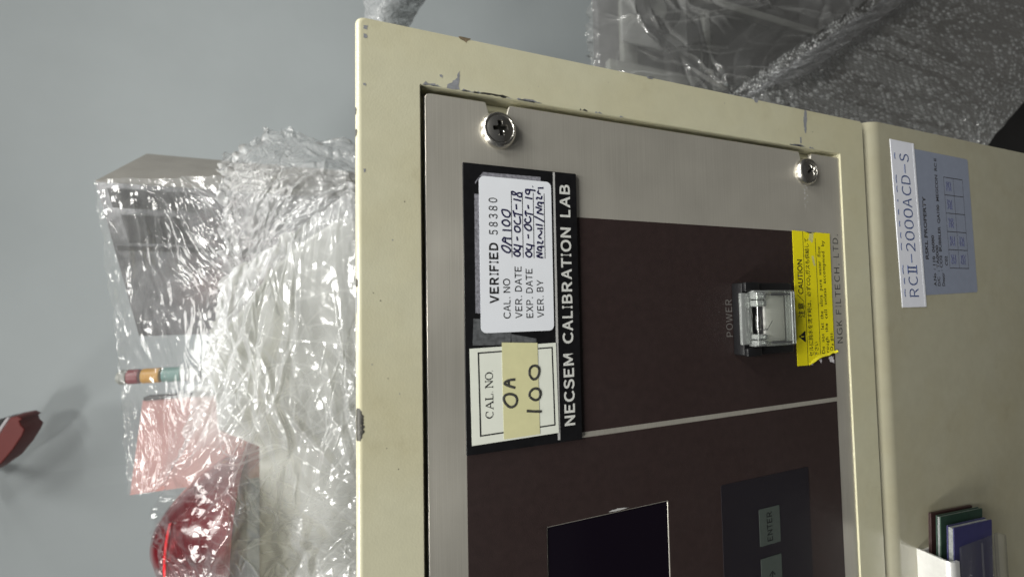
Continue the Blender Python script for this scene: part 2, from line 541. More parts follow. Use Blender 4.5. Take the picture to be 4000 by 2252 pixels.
def lettering(name, body, x0, x1, zb, cap, y, m, parent, bold=0.0, space=0.0, slope=0.0, boxes=None):
    """grotesque capitals set between x0 and x1; boxes gives the ink extent of each letter where they are known"""
    ref = glyph('H', bold)[0]
    zl_, zh = ref[:, 1].min(), ref[:, 1].max()
    sz = cap / (zh - zl_)
    if boxes is None:
        adv = [HW.get(c, .278) + space for c in body]
        bear = [.075 if c in 'BDEFHIKLMNPRU' else (.03 if c in 'AVWYXT' else .045) for c in body]
        k = (x1 - x0) / (sum(adv) - space - bear[0] - bear[-1])
        boxes, x = [], x0 - bear[0] * k
        for c, a, b in zip(body, adv, bear):
            boxes.append((c, x + b * k, x + (a - space - b) * k))
            x += a * k
    vs, fs = [], []
    for c, a, b in boxes:
        if c == ' ':
            continue
        n = len(vs)
        if c in '.,':
            w = cap * (0.13 + bold)
            xm = (a + b) / 2
            pts = [(xm - w / 2, 0), (xm + w / 2, 0), (xm + w / 2, w), (xm - w / 2, w)]
            if c == ',':
                pts = [(xm - w * .2, -w), (xm + w * .2, -w), (xm + w / 2, w), (xm - w / 2, w)]
            vs += [(px, y, zb + pz + slope * (px - x0)) for px, pz in pts]
            fs.append((n, n + 1, n + 2, n + 3))
            continue
        co, fc = glyph(c, bold)
        lo, hi = co[:, 0].min(), co[:, 0].max()
        if c == 'I':
            w = cap * (0.15 + 2.2 * bold)
            a, b = (a + b) / 2 - w / 2, (a + b) / 2 + w / 2
        for px, pz in co:
            X = a + (px - lo) / (hi - lo) * (b - a)
            vs.append((X, y, zb + (pz - zl_) * sz + slope * (X - x0)))
        fs += [tuple(q + n for q in f_) for f_ in fc]
    return mesh(name, vs, fs, m, parent)

def chaikin(pts, n=2):
    for _ in range(n):
        if len(pts) < 3:
            return pts
        out = [pts[0]]
        for a, b in zip(pts[:-1], pts[1:]):
            out.append((a[0] * .75 + b[0] * .25, a[1] * .75 + b[1] * .25))
            out.append((a[0] * .25 + b[0] * .75, a[1] * .25 + b[1] * .75))
        out.append(pts[-1])
        pts = out
    return pts

def strokes(name, lines, width, y, m, parent, flat=0.12, smooth=2):
    """pen strokes: thin flattened tubes lying on the surface at depth y"""
    me = curve_mesh([[(x / 1000, 0, z / 1000) for x, z in chaikin(l, smooth)] for l in lines], False, 0, width / 2000, False, 2)
    co = np.empty(len(me.vertices) * 3)
    me.vertices.foreach_get('co', co)
    co = co.reshape(-1, 3)
    co[:, 1] = co[:, 1] * flat + y / 1000
    co[:, 2] += EYE
    me.vertices.foreach_set('co', co.ravel())
    me.update()
    return put(name, me, m, parent, True)

def tube(name, pts, r, m, parent=None, res=3, cyclic=False):
    me = curve_mesh([[W(p)[:] for p in pts]], cyclic, 0, r / 1000, False, res)
    return put(name, me, m, parent, True)

def lathe(name, prof, c, axis, m, parent=None, seg=48, angle=35, span=360.0, a0=0.0):
    """prof: (radius, height) pairs; axis 'y' points towards the viewer (-y), 'z' up"""
    vs, fs = [], []
    full = span >= 360
    ns = seg if full else seg + 1
    for r, h in prof:
        for k in range(ns):
            a = math.radians(a0 + span * k / seg)
            if axis == 'z':
                vs.append((c[0] + r * math.cos(a), c[1] + r * math.sin(a), c[2] + h))
            else:
                vs.append((c[0] + r * math.cos(a), c[1] - h, c[2] + r * math.sin(a)))
    for i in range(len(prof) - 1):
        for k in range(seg):
            k2 = (k + 1) % ns
            fs.append((i * ns + k, i * ns + k2, (i + 1) * ns + k2, (i + 1) * ns + k))
    me = bpy.data.meshes.new(name)
    me.from_pydata([W(v) for v in vs], [], fs)
    bm = bmesh.new()
    bm.from_mesh(me)
    bmesh.ops.remove_doubles(bm, verts=bm.verts, dist=1e-6)
    return from_bm(name, bm, m, parent, angle=angle)

def splinegrid(ctrl, nu, nv):
    """Catmull-Rom surface through a grid of control points -> (nu, nv, 3)"""
    g = np.array(ctrl, float)

    def cr(P, n):
        P = np.concatenate([[2 * P[0] - P[1]], P, [2 * P[-1] - P[-2]]])
        m = len(P) - 3
        t = np.linspace(0, m, n)
        i = np.minimum(t.astype(int), m - 1)
        f = (t - i).reshape((-1,) + (1,) * (P.ndim - 1))
        p0, p1, p2, p3 = P[i], P[i + 1], P[i + 2], P[i + 3]
        return 0.5 * (2 * p1 + (p2 - p0) * f + (2 * p0 - 5 * p1 + 4 * p2 - p3) * f ** 2 + (3 * p1 - p0 - 3 * p2 + p3) * f ** 3)
    a = cr(g, nu)
    return cr(a.transpose(1, 0, 2), nv).transpose(1, 0, 2)

def vnoise(x, y, seed):
    r = np.random.RandomState(seed)
    t = r.rand(64, 64)
    xi, yi = np.floor(x).astype(int), np.floor(y).astype(int)
    fx, fy = x - xi, y - yi
    fx, fy = fx * fx * (3 - 2 * fx), fy * fy * (3 - 2 * fy)
    g = lambda a, b: t[a % 64, b % 64]
    return (g(xi, yi) * (1 - fx) + g(xi + 1, yi) * fx) * (1 - fy) + (g(xi, yi + 1) * (1 - fx) + g(xi + 1, yi + 1) * fx) * fy - 0.5

def crumple(u, v, seed, size=26.0, octaves=4, aniso=None, spread=180):
    """creased sheet: sum of folded planes (ridged waves) with wandering fold lines; returns height and fold sharpness"""
    r = np.random.RandomState(seed)
    h = np.zeros_like(u)
    fold = np.zeros_like(u)
    amp, s = 1.0, size
    for k in range(octaves):
        for j in range(3):
            a = math.radians((aniso if aniso is not None else 0) + r.uniform(-spread / 2, spread / 2))
            wv = vnoise(u / (s * 1.3), v / (s * 1.3), seed + 7 * k + j) * s * 1.7
            q = (u * math.cos(a) + v * math.sin(a) + wv) / s + r.rand()
            d = np.abs(q - np.round(q)) * 2
            mask = np.clip(vnoise(u / (s * 2.1), v / (s * 2.1), seed + 91 + 5 * k + j) * 2.4 + 0.45, 0, 1)
            h += amp * s * 0.10 * (d - 0.5) * mask
            fold += mask * np.clip(1 - d * s / 3.0, 0, 1) * (0.8 if k < 2 else 0.5)
        amp *= 0.8
        s *= 0.52
    return h, np.clip(fold, 0, 1)

def creases(u, v, seed, n, length, width, amp, aniso, spread):
    """narrow pinched folds along wandering line pieces; returns height and sharpness"""
    r = np.random.RandomState(seed)
    h = np.zeros_like(u)
    fo = np.zeros_like(u)
    um, vm = u.max(), v.max()
    wu = vnoise(u / 30, v / 30, seed + 5) * 9
    wv = vnoise(u / 30, v / 30, seed + 6) * 9
    for _ in range(n):
        for _t in range(6):
            cu, cv = r.rand() * um, r.rand() * vm
            if vnoise(np.array([cu / 45]), np.array([cv / 45]), seed + 8)[0] > 0.03:
                break
        a = math.radians(aniso + r.uniform(-spread / 2, spread / 2))
        ln = length * r.uniform(0.3, 1.4)
        wd = width * r.uniform(0.6, 1.3)
        rad = ln / 2 + wd + 10
        su, sv = u[1, 0] - u[0, 0], v[0, 1] - v[0, 0]
        i0, i1 = max(0, int((cu - rad) / su)), int((cu + rad) / su) + 2
        j0, j1 = max(0, int((cv - rad) / sv)), int((cv + rad) / sv) + 2
        w_ = (slice(i0, i1), slice(j0, j1))
        du, dv = u[w_] + wu[w_] - cu, v[w_] + wv[w_] - cv
        al = du * math.cos(a) + dv * math.sin(a)
        ac = np.abs(-du * math.sin(a) + dv * math.cos(a))
        t = np.clip(1 - np.abs(al) / (ln / 2), 0, 1) ** 0.6
        k = np.clip(1 - ac / wd, 0, 1) * t
        h[w_] += amp * r.uniform(0.4, 1.2) * r.choice([-1, 1]) * k
        fo[w_] = np.maximum(fo[w_], np.clip(1 - ac / (wd * 0.7), 0, 1) * t)
    return h, fo

def film_sheet(name, ctrl, nu, nv, m, parent, seed, size, height, aniso=None, spread=180, ragged=0.0, octaves=4, bubbles=None, crease=None, layers=None):
    P = splinegrid(ctrl, nu, nv)
    du = np.linalg.norm(np.diff(P, axis=0), axis=2).mean()
    dv = np.linalg.norm(np.diff(P, axis=1), axis=2).mean()
    U, V = np.meshgrid(np.arange(nu) * du, np.arange(nv) * dv, indexing='ij')
    tu = np.gradient(P, axis=0)
    tv = np.gradient(P, axis=1)
    n = np.cross(tu, tv)
    n /= np.linalg.norm(n, axis=2, keepdims=True) + 1e-9
    n *= np.where(n[..., 1:2] > 0, -1, 1)
    h, fold = crumple(U, V, seed, size, octaves, aniso, spread)
    if bubbles:
        pitch, bh = bubbles
        U2 = U + vnoise(U / 60, V / 60, seed + 3) * 9
        V2 = V + vnoise(U / 60, V / 60, seed + 4) * 9
        row = np.floor(V2 / (pitch * 0.866))
        col = np.floor(U2 / pitch - 0.5 * (row % 2))
        cu = (col + 0.5 + 0.5 * (row % 2)) * pitch
        cv = (row + 0.5) * pitch * 0.866
        rnd_ = np.random.RandomState(seed).rand(97, 89)[col.astype(int) % 97, row.astype(int) % 89]
        bh = bh * (0.15 + 1.5 * rnd_ ** 3)
        d2_ = ((U2 - cu) ** 2 + (V2 - cv) ** 2) / (0.44 * pitch) ** 2
        h = h * height + bh * np.sqrt(np.clip(1 - d2_, 0, 1))
        fold = np.clip(fold * 0.4 + 0.35 * rnd_ * np.exp(-((d2_ - 1.0) / 0.25) ** 2), 0, 1)
        edge = np.exp(-((np.arange(nu)[:, None] * du - 74) / 20.0) ** 2) * np.ones((1, nv))
        h2, f2 = creases(U, V, seed + 300, 420, 16, 3.5, 3.4, 30, 200)
        h = h + h2 * edge
        fold = np.clip(fold + edge * (0.55 + 0.45 * f2), 0, 1)  # extra haze paints the bright highlight along the ridge
    else:
        h = h * height
    if crease:
        fold = fold * 0.5
        for q_, (cs_, wt_) in enumerate(crease if isinstance(crease, list) else [(crease, 0.7)]):
            h2, f2 = creases(U, V, seed + 200 + 50 * q_, *cs_)
            h = h + h2
            fold = np.maximum(fold, f2 * wt_)
    if layers is not None:
        S_, T_ = np.meshgrid(np.linspace(0, 1, nu), np.linspace(0, 1, nv), indexing='ij')
        add, calm = layers(S_, T_, vnoise(U / 25, V / 25, seed + 77))
        fold = np.clip(fold * calm + add, -0.6, 1)
        h = h * (0.35 + 0.65 * calm)
    P = P + n * h[..., None]
    if ragged:
        e = np.minimum(np.minimum(np.arange(nu)[:, None], np.arange(nu)[::-1, None]) * du,
                       np.minimum(np.arange(nv)[None, :], np.arange(nv)[None, ::-1]) * dv)
        w = np.clip(1 - e / 25.0, 0, 1)[..., None]
        off = np.stack([vnoise(U / 14, V / 14, seed + 31 + q) + 0.5 * vnoise(U / 5, V / 5, seed + 41 + q) for q in range(3)], axis=2)
        P = P + w * off * ragged
    idx = np.arange(nu * nv).reshape(nu, nv)
    faces = np.stack([idx[:-1, :-1], idx[1:, :-1], idx[1:, 1:], idx[:-1, 1:]], axis=2).reshape(-1, 4)
    me = bpy.data.meshes.new(name)
    vs = P.reshape(-1, 3) / 1000.0
    vs[:, 2] += EYE
    me.from_pydata(vs.tolist(), [], faces.tolist())
    at = me.attributes.new('fold', 'FLOAT', 'POINT')
    at.data.foreach_set('value', fold.ravel().astype(np.float32))
    me.update()
    return put(name, me, m, parent, True), P

def chip(name, pts, y, m, parent, jag=0.25, seed=0):
    """irregular patch where the paint is gone: outline roughened, a hair proud of the paint"""
    rnd = random.Random(seed)
    out = []
    n = len(pts)
    for i in range(n):
        a, b = pts[i], pts[(i + 1) % n]
        d = math.hypot(b[0] - a[0], b[1] - a[1])
        k = max(1, int(d / 0.5))
        for j in range(k):
            t = j / k
            out.append((a[0] + (b[0] - a[0]) * t + rnd.uniform(-jag, jag), a[1] + (b[1] - a[1]) * t + rnd.uniform(-jag, jag)))
    vs = [(x, y, z) for x, z in out]
    bm = bmesh.new()
    f = bm.faces.new([bm.verts.new(W(v)) for v in vs])
    bmesh.ops.triangulate(bm, faces=[f])
    return from_bm(name, bm, m, parent)
WRAP_VEIL = [[(138,415,257),(142,410,224),(145,405,188),(149,400,139)],[(78,420,252),(80,425,222),(81,420,185),(71,400,123)],[(11,440,252),(10,440,220),(10,430,180),(8,390,113)],[(-73,450,248),(-76,450,219),(-72,440,186),(-52,400,137)],[(-137,440,238),(-136,440,214),(-132,430,189),(-106,395,150)],[(-195,430,229),(-193,420,213),(-188,410,199),(-165,385,177)]]
WRAP_LUMP = [[(181,430,139),(211,430,110),(219,430,71),(216,420,-8)],[(155,400,138),(166,380,100),(167,370,60),(162,360,-7)],[(122,390,136),(126,360,96),(131,350,54),(129,340,-6)],[(69,390,134),(60,380,111),(76,360,78),(100,330,-6)],[(8,385,119),(17,380,107),(54,355,69),(89,320,-6)]]
WRAP_FRONT = [[(30,318,117),(60,312,77),(90,305,38),(119,290,-7)],[(-18,318,128),(-8,308,86),(-1,300,41),(5,285,-6)],[(-65,318,134),(-66,300,87),(-69,296,44),(-70,280,-7)],[(-122,322,149),(-116,290,97),(-123,292,47),(-124,275,-6)],[(-168,335,170),(-151,262,102),(-171,280,52),(-177,270,-6)],[(-209,352,183),(-176,252,104),(-198,276,51),(-207,270,-6)],[(-241,335,171),(-211,262,101),(-233,280,52),(-241,270,-6)],[(-280,320,154),(-272,285,95),(-284,285,52),(-290,270,-6)]]
BAG = [[(502,500,-11),(493,480,-37),(501,480,-66),(531,500,-120)],[(459,500,-13),(444,470,-36),(451,470,-64),(481,500,-103)],[(429,500,-14),(420,480,-31),(425,480,-54),(448,500,-85)],[(393,500,-15),(390,490,-31),(394,490,-48),(404,500,-67)]]
MACHINE_FILM = [[(527,420,-358),(531,380,-491),(569,360,-693),(652,340,-1065)],[(417,400,-335),(409,350,-444),(426,330,-584),(456,310,-781)],[(343,380,-329),(333,330,-424),(328,300,-519),(335,280,-616)],[(238,350,-353),(236,320,-425),(234,290,-503),(244,270,-556)]]
BUBBLE = [[(277,262,-474),(359,282,-593),(459,300,-745),(591,320,-949),(680,330,-1087)],[(248,230,-429),(322,250,-542),(413,268,-682),(537,288,-877),(625,300,-1017)],[(207,190,-419),(270,210,-550),(364,230,-696),(482,250,-885),(598,270,-1063)],[(185,170,-484),(237,190,-615),(325,200,-764),(442,220,-949),(598,240,-1149)],[(158,150,-551),(206,160,-685),(278,170,-818),(381,190,-995),(583,210,-1234)],[(139,130,-660),(172,135,-728),(221,145,-807),(306,160,-947),(527,180,-1217)]]
INK_SMALL = [[(21.79,-50.07),(20.62,-50.46),(19.49,-51.89),(19.42,-53.14),(20.13,-53.68),(21.1,-53.17),(21.84,-51.73),(21.96,-50.48),(21.79,-50.03)],[(21.96,-54.03),(23.04,-52.16),(23.76,-50.21),(25.08,-51.27)],[(25.08,-51.27),(24.61,-51.78),(24.66,-54.08)],[(23.13,-51.75),(24.4,-51.56)],[(19.85,-54.24),(19.65,-54.36)],[(27.71,-50.59),(27.69,-52.25),(27.68,-54.13)],[(30.46,-50.43),(29.52,-51.24),(29.19,-52.69),(29.63,-53.43),(30.43,-53.55),(31.38,-52.73),(31.51,-51.48),(31.07,-50.65),(30.37,-50.43)],[(35.2,-50.41),(33.64,-50.69),(32.71,-51.71),(32.48,-52.96),(33.22,-53.71),(34.41,-53.63),(35.14,-52.59),(35.26,-51.34),(35.24,-50.41)],[(19.36,-54.71),(18.59,-55.23),(18.11,-56.27),(18.44,-57.34),(19.44,-57.36),(19.91,-56.52),(19.78,-55.46),(19.37,-54.78)],[(21.15,-54.85),(20.58,-55.47),(20.21,-56.74),(21.23,-57.5),(22.06,-57.2)],[(22.44,-54.88),(22.11,-56.78),(21.77,-58.58)],[(25.48,-56.2),(23.99,-56.49)],[(29.54,-55.65),(28.53,-55.31),(27.54,-55.61),(27.09,-56.66),(27.53,-57.63),(28.63,-57.54),(29.29,-56.7),(29.34,-55.75)],[(31.51,-55.15),(30.54,-55.67),(29.99,-56.72),(30.44,-57.69),(31.85,-57.71),(33.24,-57.42)],[(35.29,-54.91),(34.11,-55.2),(32.83,-55.6)],[(34.31,-55.21),(33.9,-56.79),(33.71,-58.61)],[(37.67,-56.12),(35.67,-56.3)],[(39.5,-55.09),(39.3,-56.47),(39.08,-58.18)],[(42.25,-54.41),(42.32,-55.25),(41.6,-56.3),(41.21,-56.51),(40.47,-57.35),(40.55,-58.42),(41.77,-58.55),(42.12,-57.81),(41.73,-56.73),(41.16,-55.87),(41.18,-54.81),(41.85,-54.4)],[(19.7,-59.62),(18.7,-59.81),(17.92,-60.76),(18.15,-61.85),(19.16,-62.2),(19.95,-61.46),(20.02,-60.38),(19.6,-59.72)],[(21.51,-60.08),(20.71,-60.07),(20.65,-61.25),(21.17,-62.13),(22.38,-62.05)],[(22.82,-60.0),(22.47,-61.73),(22.22,-63.36)],[(26.56,-60.73),(24.96,-60.91)],[(30.22,-59.29),(29.12,-59.48),(28.17,-60.54),(27.91,-61.62),(28.65,-62.29),(29.85,-61.88),(30.2,-60.8),(30.17,-59.51)],[(32.47,-59.98),(31.74,-59.43),(30.96,-59.95),(30.81,-61.03),(31.47,-61.92),(32.68,-61.94),(33.36,-61.3)],[(35.5,-59.94),(34.37,-59.7),(33.4,-60.33)],[(34.6,-60.03),(34.28,-61.54),(34.16,-62.85)],[(37.69,-60.91),(36.18,-61.14)],[(40.55,-59.82),(40.35,-61.23),(40.15,-62.75)],[(43.44,-61.73),(43.31,-60.21),(42.48,-59.97),(41.64,-60.82),(41.99,-61.48),(42.82,-61.72),(43.43,-61.62)],[(43.5,-59.99),(43.55,-61.95),(43.41,-64.03)],[(17.86,-66.79),(18.02,-65.13),(18.5,-63.82),(18.95,-65.59),(19.38,-66.6),(19.65,-65.39),(19.92,-63.96)],[(20.49,-66.29),(20.65,-64.97),(21.34,-64.32),(21.97,-65.11),(21.81,-66.32),(21.19,-65.86)],[(21.86,-64.56),(22.1,-65.88),(22.14,-67.22)],[(23.08,-64.69),(23.88,-64.6),(23.51,-65.47),(23.14,-66.57),(24.37,-66.82)],[(25.17,-66.29),(25.34,-65.4),(25.93,-64.98),(26.46,-65.54),(27.0,-66.22),(27.83,-66.46),(28.1,-65.69)],[(28.86,-64.6),(28.97,-66.93)],[(30.46,-63.97),(30.33,-65.4),(30.09,-66.84)],[(33.57,-63.27),(32.77,-65.24),(31.66,-67.54)],[(34.42,-67.27),(34.73,-65.72),(34.95,-64.29),(35.98,-65.97),(36.33,-66.76),(36.68,-65.77),(37.08,-64.01)],[(37.46,-66.67),(37.58,-65.45),(38.36,-64.81),(39.02,-65.48),(38.86,-66.26),(38.27,-66.58)],[(38.99,-65.15),(38.92,-67.6)],[(39.98,-64.62),(40.79,-64.53),(40.67,-65.63),(40.22,-66.62),(41.57,-66.76)],[(42.25,-66.22),(42.39,-65.34),(42.88,-65.02),(43.32,-65.47)],[(43.67,-65.25),(43.57,-65.47)],[(44.43,-65.16),(44.72,-67.5)],[(44.76,-62.96),(44.88,-63.18)],[(43.37,-63.48),(43.38,-64.14)]]
INK_LARGE = [[(-35.26,-50.51),(-33.41,-49.7),(-32.13,-50.78),(-32.12,-52.9),(-33.08,-54.81),(-35.11,-55.21),(-36.79,-54.1),(-37.0,-52.17),(-35.26,-50.51)],[(-30.06,-54.44),(-29.27,-52.1),(-28.09,-49.8),(-27.07,-51.93),(-27.07,-54.5)],[(-29.05,-51.9),(-27.27,-51.93)],[(-38.87,-58.82),(-39.34,-61.45),(-39.68,-64.79)],[(-25.69,-60.19),(-23.46,-60.24),(-22.36,-62.04),(-23.11,-64.04),(-25.37,-64.21),(-27.53,-63.04),(-27.59,-61.26),(-25.69,-60.19)],[(-33.96,-60.02),(-32.15,-60.06),(-30.88,-61.86),(-31.26,-63.86),(-32.96,-64.72),(-35.11,-63.77),(-35.35,-61.98),(-33.98,-60.24)]]

# ================================================================== the setting
box('floor', -2500, 2500, -2500, 2600, -EYE * 1000 - 60, -EYE * 1000, 'floor')
tag(bpy.data.objects['floor'], kind='structure')
wall_prof = [(-2500, 890), (-330, 893), (-296, 900), (2600, 900)]
vs, fs = [], []
for x, y in wall_prof:
    vs += [(x, y, -EYE * 1000), (x, y, 1400)]
for i in range(len(wall_prof) - 1):
    fs.append((2 * i, 2 * i + 2, 2 * i + 3, 2 * i + 1))
n0 = len(vs)
vs += [(-2500, 980, -EYE * 1000), (-2500, 980, 1400), (2600, 980, -EYE * 1000), (2600, 980, 1400)]
fs += [(n0, 0, 1, n0 + 1), (6, n0 + 2, n0 + 3, 7), (n0 + 2, n0, n0 + 1, n0 + 3)]
tag(mesh('wall', vs, fs, 'wall'), kind='structure')

# ================================================================== upper control unit
unit = empty('control_unit', (-160, 120, -262.7), 'cream metal control unit with brushed front panel and black calibration label', 'control unit')

def loft(name, loops, m, parent, cap_last=True, cap_first=False, angle=40):
    bm = bmesh.new()
    rings = [[bm.verts.new(W((x, y, z))) for x, z in pts] for pts, y in loops]
    n = len(rings[0])
    for a, b in zip(rings[:-1], rings[1:]):
        for i in range(n):
            bm.faces.new((a[i], a[(i + 1) % n], b[(i + 1) % n], b[i]))
    if cap_last:
        bm.faces.new(rings[-1])
    if cap_first:
        bm.faces.new(rings[0])
    return from_bm(name, bm, m, parent, angle=angle)

HX0, HX1, HZ0, HZ1 = -400.0, 77.7, -242.3, -21.4
OX0, OX1, OZ0, OZ1 = -420.0, 98.0, -262.6, 0.0
loops = [(rect(HX0, HX1, HZ0, HZ1, 0.5), 9), (rect(HX0, HX1, HZ0, HZ1, 0.5), 0.3), (rect(HX0 - .3, HX1 + .3, HZ0 - .3, HZ1 + .3, 0.6), 0), (rect(HX0 - .4, HX1 + .4, HZ0 - .4, HZ1 + .4, 0.7), 0)]
R_ = 1.9
loops.append((rect(OX0 + R_ + .15, OX1 - R_ * .35 - .1, OZ0 + R_ * .35 + .1, OZ1 - R_ - .15, 2.2), 0))
for k in range(7):
    a = math.radians(90 * k / 6)
    i_ = R_ * (1 - math.sin(a))
    loops.append((rect(OX0 + i_, OX1 - i_ * 0.35, OZ0 + i_ * 0.35, OZ1 - i_, 2.2), R_ * (1 - math.cos(a))))
loops.append((rect(OX0, OX1, OZ0, OZ1, 2.2), 235))
housing = loft('housing', loops, 'cream', unit)
box('recess_back', HX0 + .05, HX1 - .05, 7.2, 8.8, HZ0 + .05, HZ1 - .05, 'cream', unit)

# paint that has come away
CH = [([(77.9, -30.6), (79.4, -30.9), (80.1, -32.3), (81.9, -34.2), (85.1, -35.4), (81.6, -35.5), (80.2, -35.0), (78.0, -35.4)], 'primer'),
      ([(77.9, -22.1), (79.2, -23.3), (78.3, -24.1), (78.9, -25.7), (78.5, -27.3), (78.1, -29.2)], 'primer'),
      ([(78.0, -42.4), (78.6, -44.3), (78.5, -48.3), (78.8, -52.0), (78.3, -54.2), (78.0, -49)], 'bare'),
      ([(78.0, -58), (78.6, -60), (78.9, -64.0), (78.0, -68)], 'primer'),
      ([(97.9, -34.9), (97.2, -35.9), (96.2, -38.0), (97.9, -40.0)], 'rust'),
      ([(97.3, -216.2), (97.3, -217.8), (92.5, -217.8), (85.4, -216.7), (85.5, -215.7), (92.1, -215.2)], 'primer'),
      ([(82.7, -212.0), (82.9, -213.3), (79.7, -213.1), (79.5, -212.1)], 'primer'),
      ([(78.0, -204.5), (78.9, -207), (78.4, -209), (79.2, -211.5), (78.2, -216.1), (78.0, -212)], 'primer'),
      ([(97.8, -181), (96.0, -181.6), (96.2, -183.2), (97.8, -183.8)], 'primer'),
      ([(97.8, -118), (97.1, -118.6), (97.1, -121), (97.8, -122)], 'primer'),
      ([(94.8, -2.6), (93.6, -2.6), (93.6, -3.9), (94.8, -3.9)], 'primer'),
      ([(92.0, -2.6), (90.6, -2.7), (90.7, -3.8), (92.0, -3.8)], 'primer'),
      ([(46.0, -2.4), (45.0, -2.5), (45.1, -3.2), (46.0, -3.2)], 'primer'),
      ([(82.6, -28.2), (81.7, -28.4), (81.6, -29.0), (82.4, -29.2)], 'primer'),
      ([(75.2, -2.6), (74.3, -2.6), (74.3, -3.3), (75.0, -3.3)], 'primer')]
rnd = random.Random(12)
for i in range(26):
    z = -36 - 70 * rnd.random() ** 1.6 if i < 20 else rnd.uniform(-225, -195)
    l_, w_ = rnd.uniform(0.6, 3.2), rnd.uniform(0.25, 0.8)
    CH.append(([(77.95, z), (78.0 + w_, z - l_ * .3), (78.0 + w_ * .7, z - l_ * .7), (77.95, z - l_)], rnd.choice(['primer', 'primer', 'bare'])))
for i, (pts, mm_) in enumerate(CH):
    chip('paint_chip', pts, -0.05, mm_, housing, 0.22, i)
# chips on the rounded top edge: they follow the curve of the edge
def edge_chip(pts_xt, m, seed):
    """pts in (x, t): t runs from 0 at the front face over the rounded edge to 1 on the top"""
    rnd = random.Random(seed)
    bm = bmesh.new()
    xs0, xs1 = min(p[0] for p in pts_xt), max(p[0] for p in pts_xt)
    nx = max(4, int((xs1 - xs0) / 0.5))
    t0, t1 = min(p[1] for p in pts_xt), max(p[1] for p in pts_xt)
    rows = []
    for i in range(nx + 1):
        x = xs0 + (xs1 - xs0) * i / nx
        w = math.sin(math.pi * (i + 0.5) / (nx + 1)) ** 0.5
        ta = t0 + (t1 - t0) * (0.5 - 0.5 * w) + rnd.uniform(-.1, .1) * (t1 - t0)
        tb = t1 - (t1 - t0) * (0.5 - 0.5 * w) * 0.6
        row = []
        for j in range(6):
            t = ta + (tb - ta) * j / 5
            a = math.radians(90 * min(max(t, -1), 1))
            rr = R_ + 0.05
            if t < 0:
                p = (x, -0.05, OZ1 - R_ + t * 3)
            else:
                p = (x, R_ - rr * math.cos(a), OZ1 - R_ + rr * math.sin(a))
            row.append(bm.verts.new(W(p)))
        rows.append(row)
    for a, b in zip(rows[:-1], rows[1:]):
        for j in range(5):
            bm.faces.new((a[j], a[j + 1], b[j + 1], b[j]))
    return from_bm('paint_chip', bm, m, housing)
edge_chip([(-42.8, -0.15), (-32.4, 1.0)], 'bare', 3)
edge_chip([(6.9, 0.45), (9.6, 1.0)], 'bare', 4)
edge_chip([(-2.0, 0.55), (5.5, 1.0)], 'primer', 5)
edge_chip([(57.0, 0.5), (59.5, 1.0)], 'bare', 6)
edge_chip([(64.5, 0.6), (67.0, 1.0)], 'bare', 7)
rnd = random.Random(5)
for i in range(16):
    x, z = rnd.choice([(rnd.uniform(-60, 40), rnd.uniform(-18, -4)), (rnd.uniform(82, 95), rnd.uniform(-250, -60))])
    s_ = rnd.uniform(0.12, 0.3)
    chip('speck', [(x - s_, z), (x, z - s_ * .8), (x + s_, z), (x, z + s_)], -0.04, rnd.choice(['bare', 'primer']), housing, 0.06, i)

# brushed front panel with slots for the two screws and the display opening
PY = 0.6
def slot(zc):
    return [(75.5, zc + 4.8), (74.6, zc + 4.4), (71.6, zc + 3.5), (66, zc + 3.2), (66, zc - 3.2), (71.6, zc - 3.5), (74.6, zc - 4.4), (75.5, zc - 4.8)]
SCZ = (-50.0, -216.2)
outl = [(-396, -242.0), (74.9, -242.0), (75.5, -241.2)]
outl += slot(SCZ[1])[::-1] + slot(SCZ[0])[::-1] + [(75.5, -25.0), (75.1, -23.6), (74.0, -22.9), (-396, -22.9)]
LCD = rect(-300, -83.3, -122.4, -67.0, 0.4)
panel = plate('front_panel', [outl, LCD], PY, 2.0, 'alu', unit, 0.25)
uv_ = panel.data.uv_layers.new(name='brush')
for lp in panel.data.loops:
    v_ = panel.data.vertices[lp.vertex_index].co
    uv_.data[lp.index].uv = (v_.z, v_.x)
box('panel_edge', -396, 74.0, PY + .02, PY + 1.6, -22.95, -22.70, 'alu_edge', panel)
# white scuffs below the lower screw
for i in range(11):
    x = 58.5 - i * 1.25 + rnd.uniform(-.3, .3)
    z = -214.6 - (1.9 if i % 3 == 1 else 0) + rnd.uniform(-.3, .3)
    s_ = max(0.25, 0.7 - i * 0.04)
    chip('scuff', [(x - s_, z), (x, z - s_), (x + s_, z), (x, z + s_)], PY - 0.03, 'label_line', panel, 0.15, 40 + i)

# brown overlay in two fields with a bare strip between
sheet('brown_overlay', rect(-49.9, 34.5, -231.5, -60.0), PY, 'brown', panel)
plate('brown_overlay', [rect(-380, -52.1, -231.2, -36.4), rect(-301, -82.9, -122.8, -66.6, 0.5)], PY - 0.12, 0.12, 'brown', panel)
box('display_window', -300.5, -82.8, PY + 0.18, PY + 3.2, -122.9, -66.5, 'lcd', unit)
chip('scuff', [(-82.3, -93.6), (-82.6, -97), (-82.3, -103.4), (-81.7, -98), (-81.9, -95)], PY - .16, 'label_line', panel, 0.1, 77)

# keypad
kp = sheet('keypad', rect(-300, -81.5, -207.7, -151.7, 0.6), PY - 0.12, 'keypad', unit, 0.14)
for i, (x0, x1) in enumerate(((-112.8, -96.1), (-135.2, -118.4))):
    sheet('key', rect(x0, x1, -186.9, -173.8, 0.4), PY - .26, 'key', kp, 0.12)
lettering('lettering', 'ENTER', -111.3, -98.0, -181.8, 3.4, PY - .42, 'key_print', kp, 0.012)
strokes('arrow_mark', [[(-129, -180.6), (-125.2, -180.6)], [(-126.8, -178.9), (-125.2, -180.6), (-126.8, -182.3)]], 0.7, PY - .42, 'key_print', kp, smooth=0)

